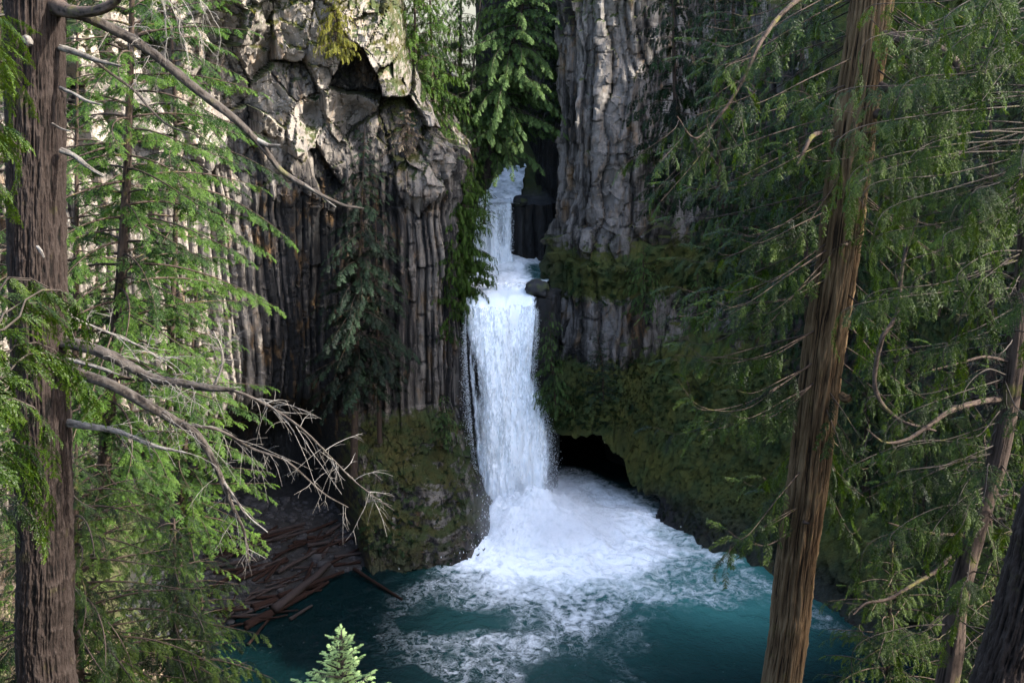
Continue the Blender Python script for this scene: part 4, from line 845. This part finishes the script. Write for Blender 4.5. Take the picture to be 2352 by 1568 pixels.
# mossy limbs on the right side
limb(t6, [(2025, 85, 17.8), (2070, 88, 17.5), (2110, 100, 17.3), (2160, 115, 17.1), (2200, 150, 17), (2222, 215, 17)], [30, 22, 20, 18, 16, 12], rg, 'barkdark', 'limb')
limb(t6, [(2010, 190, 17.9), (2060, 215, 17.6), (2100, 240, 17.4), (2150, 285, 17.2)], [18, 16, 14, 6], rg, 'barkdark', 'limb')
limb(t6, [(2000, 262, 17.9), (2050, 262, 17.4), (2090, 255, 17.1)], [22, 18, 10], rg, 'barkdark', 'limb')
limb(t6, [(1915, 300, 17.8), (1870, 310, 17.5), (1850, 340, 17.3), (1830, 380, 17.2)], [8, 10, 8, 4], rg, 'barkdark', 'limb')
limb(t6, [(1930, 905, 17.7), (1942, 915, 17.6), (1955, 910, 17.55)], [16, 20, 10], rg, 'barkcedar', 'limb_stub')
fo.build('crown', M['cedar'], t6); wd.build('branches', M['barkdark'], t6)

# thinner leaning cedar near the right edge
Y7 = 16.
b7 = W(2165, 1620, Y7); g7 = float(gh(np.array([b7[0]]), np.array([Y7]))[0])
t7 = empty('cedar_tree', (b7[0], Y7, g7-.2), 'thin dark mossy trunk leaning right near the right edge, with lit fronds', 'tree')
trunk_part(t7, [np.array([b7[0]-.3, Y7, g7-.4])]+[W(u, v, Y7) for u, v in ((2175, 1568), (2195, 1400), (2240, 1220), (2290, 1060), (2325, 880), (2348, 650), (2380, 300), (2400, -200))], [.2, .19, .175, .16, .15, .14, .13, .12, .10], M['barkdark'], 'trunk', 60, 240, .012, (30, .9), .06, 5)
fo = Foliage('cedarfine', rg); wd = Acc()
for pts, w_ in (([(2300, 915, Y7), (2240, 925, 15.6), (2180, 945, 15.3), (2130, 980, 15.1), (2080, 1010, 15), (2030, 1015, 14.9), (1990, 985, 14.8)], [16, 14, 12, 10, 8, 6, 3]),
               ([(2190, 1270, Y7), (2150, 1310, 15.7), (2100, 1340, 15.5), (2040, 1375, 15.3), (1990, 1385, 15.1), (1960, 1410, 15)], [12, 10, 9, 8, 6, 3]),
               ([(2230, 1230, Y7), (2150, 1225, 15.7), (2090, 1215, 15.5), (2040, 1200, 15.4)], [9, 8, 6, 3]),
               ([(2320, 830, Y7), (2260, 820, 15.8), (2200, 835, 15.6), (2140, 850, 15.4)], [9, 7, 5, 3]),
               ([(2150, 990, 15.2), (2060, 960, 15.3), (2010, 890, 15.4), (2025, 780, 15.5), (2060, 720, 15.6), (2075, 600, 15.7), (2110, 500, 15.8)], [6, 8, 10, 11, 9, 8, 4])):
    c = limb(t7, pts, w_, rg, 'barkdark', 'limb'); dead_twigs(wd, c, rg, 12, .5, 2, 0, .3, .006, .1, .8)
for i in range(160):
    u0 = rg.uniform(1930, 2420); v0 = rg.uniform(-60, 1480)
    if i < 30: v0 = rg.uniform(-80, 700)
    ut = np.interp(v0, [0, 650, 1060, 1568], [2390, 2348, 2290, 2175]); dep = rg.uniform(12.5, 18)
    wb([(ut, v0-rg.uniform(20, 80), Y7), ((ut+u0)/2, v0-rg.uniform(-10, 50), (Y7+dep)/2), (u0, v0+20, dep), (u0+rg.uniform(-50, 50), v0+rg.uniform(60, 130), dep+rg.uniform(-.3, .3))], .013, .46, .15, .4, rg.uniform(.35, .8), .7, .3)
fo.build('crown', M['cedar'], t7); wd.build('dead_twigs', M['limb'], t7)
pt = Acc()
for i in range(15):
    u0, v0 = rg.uniform(1950, 2350), rg.uniform(0, 1500); dp = rg.uniform(14, 17); ut = np.interp(v0, [0, 650, 1060, 1568], [2390, 2348, 2290, 2175])
    q = np.linspace(0, 1, 16)[:, None]; A_ = W(ut, v0+rg.uniform(-60, 20), Y7); B_ = W(u0, v0+rg.uniform(0, 60), dp); P = A_+(B_-A_)*q+np.array([0, 0, -rg.uniform(.15, .55)])*(4*q*(1-q))+np.array([0, rg.uniform(-.3, .3), rg.uniform(-.2, .3)])*q*q+rg.normal(0, .006, (16, 3))
    pt.tube(P, np.linspace(.011, .003, 16), 4, rg.uniform(.4, 1.)); dead_twigs(pt, P, rg, 10, .42, 2, 0, .35, .0045, .35, .9)
pt.build('dead_branches', M['limb'], t7)

# rough near trunk in the bottom right corner
Y8 = 7.
b8 = W(2300, 1568, Y8)
t8 = empty('fir_tree', (b8[0]-.3, Y8, 37.6), 'rough lichen spotted trunk cutting the bottom right corner', 'tree')
trunk_part(t8, [np.array([b8[0]-.35, Y8, 37.3])]+[W(u, v, Y8) for u, v in ((2262, 1700), (2300, 1568), (2345, 1420), (2385, 1260), (2425, 1100), (2500, 800), (2560, 400), (2600, -200))], [.24, .22, .2, .19, .185, .18, .175, .17, .16], M['barkfir'], 'trunk', 180, 800, .032, (46, 3.6), .08, 25)
tree_at('cedar_tree', 'sunlit cedar sprays low at the bottom right, in front of the river bend', 2060, 1900, 2050, 1240, 20, .1, 81, kind='cedarfine', mat='cedar', blen=2.3, size=.6, nb=130, zlo=.05, sp=.14, e0=.2, droop=.5, var=.65, sag=.5, prof=.5)
tree_at('cedar_tree', 'lit cedar sprays at the right edge, beside the rough corner trunk', 2270, 1800, 2260, 1000, 22, .12, 82, kind='cedarfine', mat='cedar', blen=2.5, size=.6, nb=130, zlo=.05, sp=.15, e0=.2, droop=.5, var=.6, sag=.5, prof=.4)

# ------------------------------------------------------------------ driftwood, stones, grass, ferns
logs = [((575, 1418), (800, 1318), 1.5, 'greydrift', 'long grey driftwood log lying on top of the pile at the water edge'), ]
def drift_log(p0, p1, r, mat, label, sd_):
    p0, p1 = np.array(p0), np.array(p1); L = np.linalg.norm(p1-p0); n = 26; P = p0+(p1-p0)*np.linspace(0, 1, n)[:, None]
    P = P+np.stack([.03*L*.3*vn(np.linspace(0, 3, n), np.zeros(n)+sd_), .03*L*.3*vn(np.linspace(0, 3, n), np.zeros(n)+sd_+5), np.zeros(n)], 1)
    T, A, B = frames(P); sides = 10; th = np.arange(sides)*2*math.pi/sides
    rr = r*(1-.35*np.linspace(0, 1, n))[:, None]*(1+.16*fbm(np.cos(th)[None, :]*1.5+sd_, np.sin(th)[None, :]*1.5, np.linspace(0, L, n)[:, None]*.7, o=3))
    V = P[:, None]+rr[..., None]*(np.cos(th)[None, :, None]*A[:, None]+np.sin(th)[None, :, None]*B[:, None])
    c0, c1 = V[0].mean(0), V[-1].mean(0); Vf = np.vstack([V.reshape(-1, 3), c0-T[0]*r*.15, c1+T[-1]*r*.15]); k = n*sides
    tri = np.array([(k, (j+1) % sides, j) for j in range(sides)]+[(k+1, k-sides+j, k-sides+(j+1) % sides) for j in range(sides)])
    ctr = (p0+p1)/2; o = mesh('driftwood_log', Vf-ctr, [grid_faces(n, sides, True), tri], M[mat], None, {'var': np.full(len(Vf), .55)}); o.location = tuple(ctr); tag(o, label, 'log', 'driftwood logs on the beach')
    return o
def onz(u, v, z):
    a = (u-1176)/FPX; b = (784-v)/FPX; cp, sp = math.cos(PITCH), math.sin(PITCH); t = (z-CAMZ)/(-sp+b*cp)
    return np.array([a*t, (cp+b*sp)*t, z])
named = [((632, 1393), (757, 1293), .36, 'driftgrey', 'thick grey driftwood log with bark patches, topmost of the pile'),
 ((640, 1362), (790, 1305), .22, 'driftwood', 'reddish driftwood log right beside the thick grey log'),
 ((580, 1380), (700, 1340), .3, 'driftwood', 'stout red brown log in the middle of the driftwood pile'),
 ((565, 1420), (700, 1352), .32, 'driftwood', 'longest red brown log, lowest of the pile at the water edge'),
 ((813, 1300), (924, 1357), .16, 'driftwood', 'orange red pole slanting into the water below the mossy buttress'),
 ((565, 1325), (620, 1298), .12, 'driftgrey', 'short pale grey pole at the back left of the beach'),
 ((570, 1285), (640, 1250), .11, 'driftgrey', 'thin grey pole under the cliff at the back of the beach'),
 ((765, 1287), (828, 1277), .16, 'driftwood', 'short brown log at the right end of the pile, near the dark water')]
for i, (a, b, r_, m_, lab) in enumerate(named):
    p0, p1 = onz(a[0], a[1], .75), onz(b[0], b[1], .75); p0[2] = max(gh(p0[0:1], p0[1:2])[0], 0)+r_*.7+(.35 if i < 2 else 0.); p1[2] = max(gh(p1[0:1], p1[1:2])[0], 0)+r_*.7+(.3 if i < 2 else 0.)
    if i == 4: p0[2] = .5; p1[2] = .05
    drift_log(p0, p1, r_, m_, lab, i*3.7)
rl = np.random.RandomState(31)
for i in range(78):
    u = rl.uniform(490, 820); v = 1255+(u-490)*-.12+rl.uniform(-10, 175)*(1 if u < 700 else .45)
    p = onz(u, v, .8); L = rl.uniform(1.2, 6.); a = R(rl.normal(38, 18)); d = np.array([math.cos(a), math.sin(a), 0])*L/2
    p0, p1 = p-d, p+d; r_ = rl.uniform(.04, .19)
    for q in (p0, p1): q[2] = max(gh(q[0:1], q[1:2])[0], -.05)+rl.uniform(.1, .45)
    drift_log(p0, p1, r_, 'driftwood' if rl.rand() < .75 else 'driftgrey', ('reddish stick' if rl.rand() < .75 else 'greyish stick')+' lying loose in the driftwood pile on the beach', i*1.3)
# stones on the beach
acc = Acc(); rocks = [rock_mesh(1., 40+k, 9, 7, .4, (1, .85, .6)) for k in range(4)]
for i in range(1500):
    x = rl.uniform(-28, -9); y = rl.uniform(66, 88); g = gh(np.array([x]), np.array([y]))[0]
    if g < -.5 or g > 4: continue
    V, F = rocks[i % 4]; s_ = rl.uniform(.06, .3) if i % 12 else rl.uniform(.3, .6); acc.add(V.reshape(-1, 3)*s_+[x, y, g], F, rl.rand())
V = np.vstack(acc.V); tag(mesh('beach_stones', V, np.vstack(acc.F), M['stone'], None, {'var': np.concatenate(acc.A)}), kind='stuff')

def tuft(seed, n=14, L=1., w=.03, spread=.7):
    r = np.random.RandomState(seed); Q = []
    for i in range(n):
        a = r.uniform(0, 6.28); t = r.uniform(.1, spread); d = np.array([math.cos(a)*t, math.sin(a)*t, 1.]); l = L*r.uniform(.6, 1.1); s_ = np.array([-math.sin(a), math.cos(a), 0])*w
        m_ = d*l*.5; e = d*l*np.array([1.5, 1.5, .8]); Q.append([-s_, m_-s_*.8, e, m_+s_*.8])
    V = np.array(Q).reshape(-1, 3)+0.; return V, np.arange(len(V)).reshape(-1, 4), np.repeat(r.uniform(-.2, .2, n), 4)
TPL['tuft'] = [tuft(k) for k in range(4)]
def scatter(name, kind, mat, pts, sizes, vars_, label=None):
    f = Foliage(kind, np.random.RandomState(3)); rr = np.random.RandomState(8)
    for p, s_, v_ in zip(pts, sizes, vars_):
        a = rr.uniform(0, 6.28); f.add(p, (math.cos(a), math.sin(a), rr.normal(0, .15)), s_, v_)
    e_ = bpy.data.objects.new('tmp', None); e_.location = (0, 0, 0)
    o = f.build(name, mat, e_); o.parent = None; bpy.data.objects.remove(e_); tag(o, kind='stuff'); return o
n = 5200; x = rl.uniform(-32, -9, n); y = rl.uniform(24, 62, n); z = gh(x, y); k = z > 1.
scatter('dry_grass', 'tuft', M['drygrass'], np.stack([x, y, z], 1)[k], rl.uniform(.25, .6, k.sum()), rl.uniform(.1, 1, k.sum()))
n = 5200; x = np.concatenate([rl.uniform(-34, -9, n//2), rl.uniform(8, 34, n//2)]); y = rl.uniform(12, 62, n); z = gh(x, y); k = z > .5
scatter('undergrowth', 'far', M['fir'], np.stack([x, y, z+.1], 1)[k], rl.uniform(.3, .9, k.sum()), rl.uniform(.2, .9, k.sum()))
# leafy plants on ledges, apron and buttress: dropped on the rock meshes
from mathutils.bvhtree import BVHTree
def plants_on_rock(name, kind, mat, regions, seed):
    rr = np.random.RandomState(seed); dg = bpy.context.evaluated_depsgraph_get()
    O_, S_, A_ = [], [], []
    for (u0, u1, v0, v1, n_, s0, s1) in regions:
        for i in range(n_):
            u = rr.uniform(u0, u1); v = rr.uniform(v0, v1); d = W(u, v, 50)-np.array([0, 0, CAMZ]); d /= np.linalg.norm(d)
            for tr in BV:
                h = tr.ray_cast(Vector((0, 0, CAMZ))+Vector(d)*45, Vector(d))
                if h[0] is not None: break
            best = None
            for tr in BV:
                h = tr.ray_cast(Vector((0, 0, CAMZ))+Vector(d)*45, Vector(d))
                if h[0] is not None and (best is None or h[3] < best[3]): best = h
            if best is None: continue
            O_.append(np.array(best[0])); S_.append(rr.uniform(s0, s1)); A_.append(rr.uniform(.1, .9))
    return scatter(name, kind, mat, O_, S_, A_)
BV = []
for o in bpy.data.objects:
    if o.name.startswith('cliff'):
        me = o.data; co = np.zeros(len(me.vertices)*3, np.float32); me.vertices.foreach_get('co', co)
        fa = np.zeros(len(me.loops), np.int32); me.loops.foreach_get('vertex_index', fa)
        BV.append(BVHTree.FromPolygons(co.reshape(-1, 3).tolist(), fa.reshape(-1, 4).tolist()))
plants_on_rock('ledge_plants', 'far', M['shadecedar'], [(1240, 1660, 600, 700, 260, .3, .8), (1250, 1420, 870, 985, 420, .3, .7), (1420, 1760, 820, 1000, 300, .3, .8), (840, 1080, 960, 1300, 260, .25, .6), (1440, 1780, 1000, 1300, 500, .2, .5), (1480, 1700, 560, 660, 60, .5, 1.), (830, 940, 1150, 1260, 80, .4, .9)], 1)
M['tufts'] = leaf_material('moss_tufts', (.012, .018, .004), (.036, .046, .009), (.075, .085, .016), .25)
plants_on_rock('moss_tufts', 'tuft', M['tufts'], [(1230, 1700, 600, 700, 500, .2, .5), (1250, 1500, 820, 990, 900, .2, .5), (1430, 1800, 820, 1250, 1500, .2, .45), (830, 1110, 950, 1320, 700, .2, .45)], 5)
plants_on_rock('cliff_plants', 'tuft', M['yellow'], [(560, 960, 0, 120, 160, .3, .7), (560, 900, 120, 460, 60, .2, .45), (900, 970, 30, 330, 60, .3, .6)], 2)

for x_, y_, lab in ((12.8, 15.2, 'off to the right of the large leaning cedar'), (20.0, 7.0, 'well to the right of the viewpoint'), (17.0, 8.0, 'to the right, nearest the viewpoint')):  # cedars out of view, added to cast shade on the foreground
    zb = float(gh(np.array([x_]), np.array([y_]))[0])
    conifer('cedar_tree', 'shade giving cedar '+lab, (x_, y_, zb), (x_+.3, y_, zb+24), .3, int(x_*10), kind='far', mat='cedar', blen=(2.3 if x_ < 13 else 4.2), size=1.1, nb=(30 if x_ < 13 else 120), zlo=(.48 if x_ < 13 else .12), sp=.42, var=.5, sag=.6, hang=.2, prof=.35)
print('POLYS', sum(len(o.data.polygons) for o in bpy.data.objects if o.type == 'MESH'))
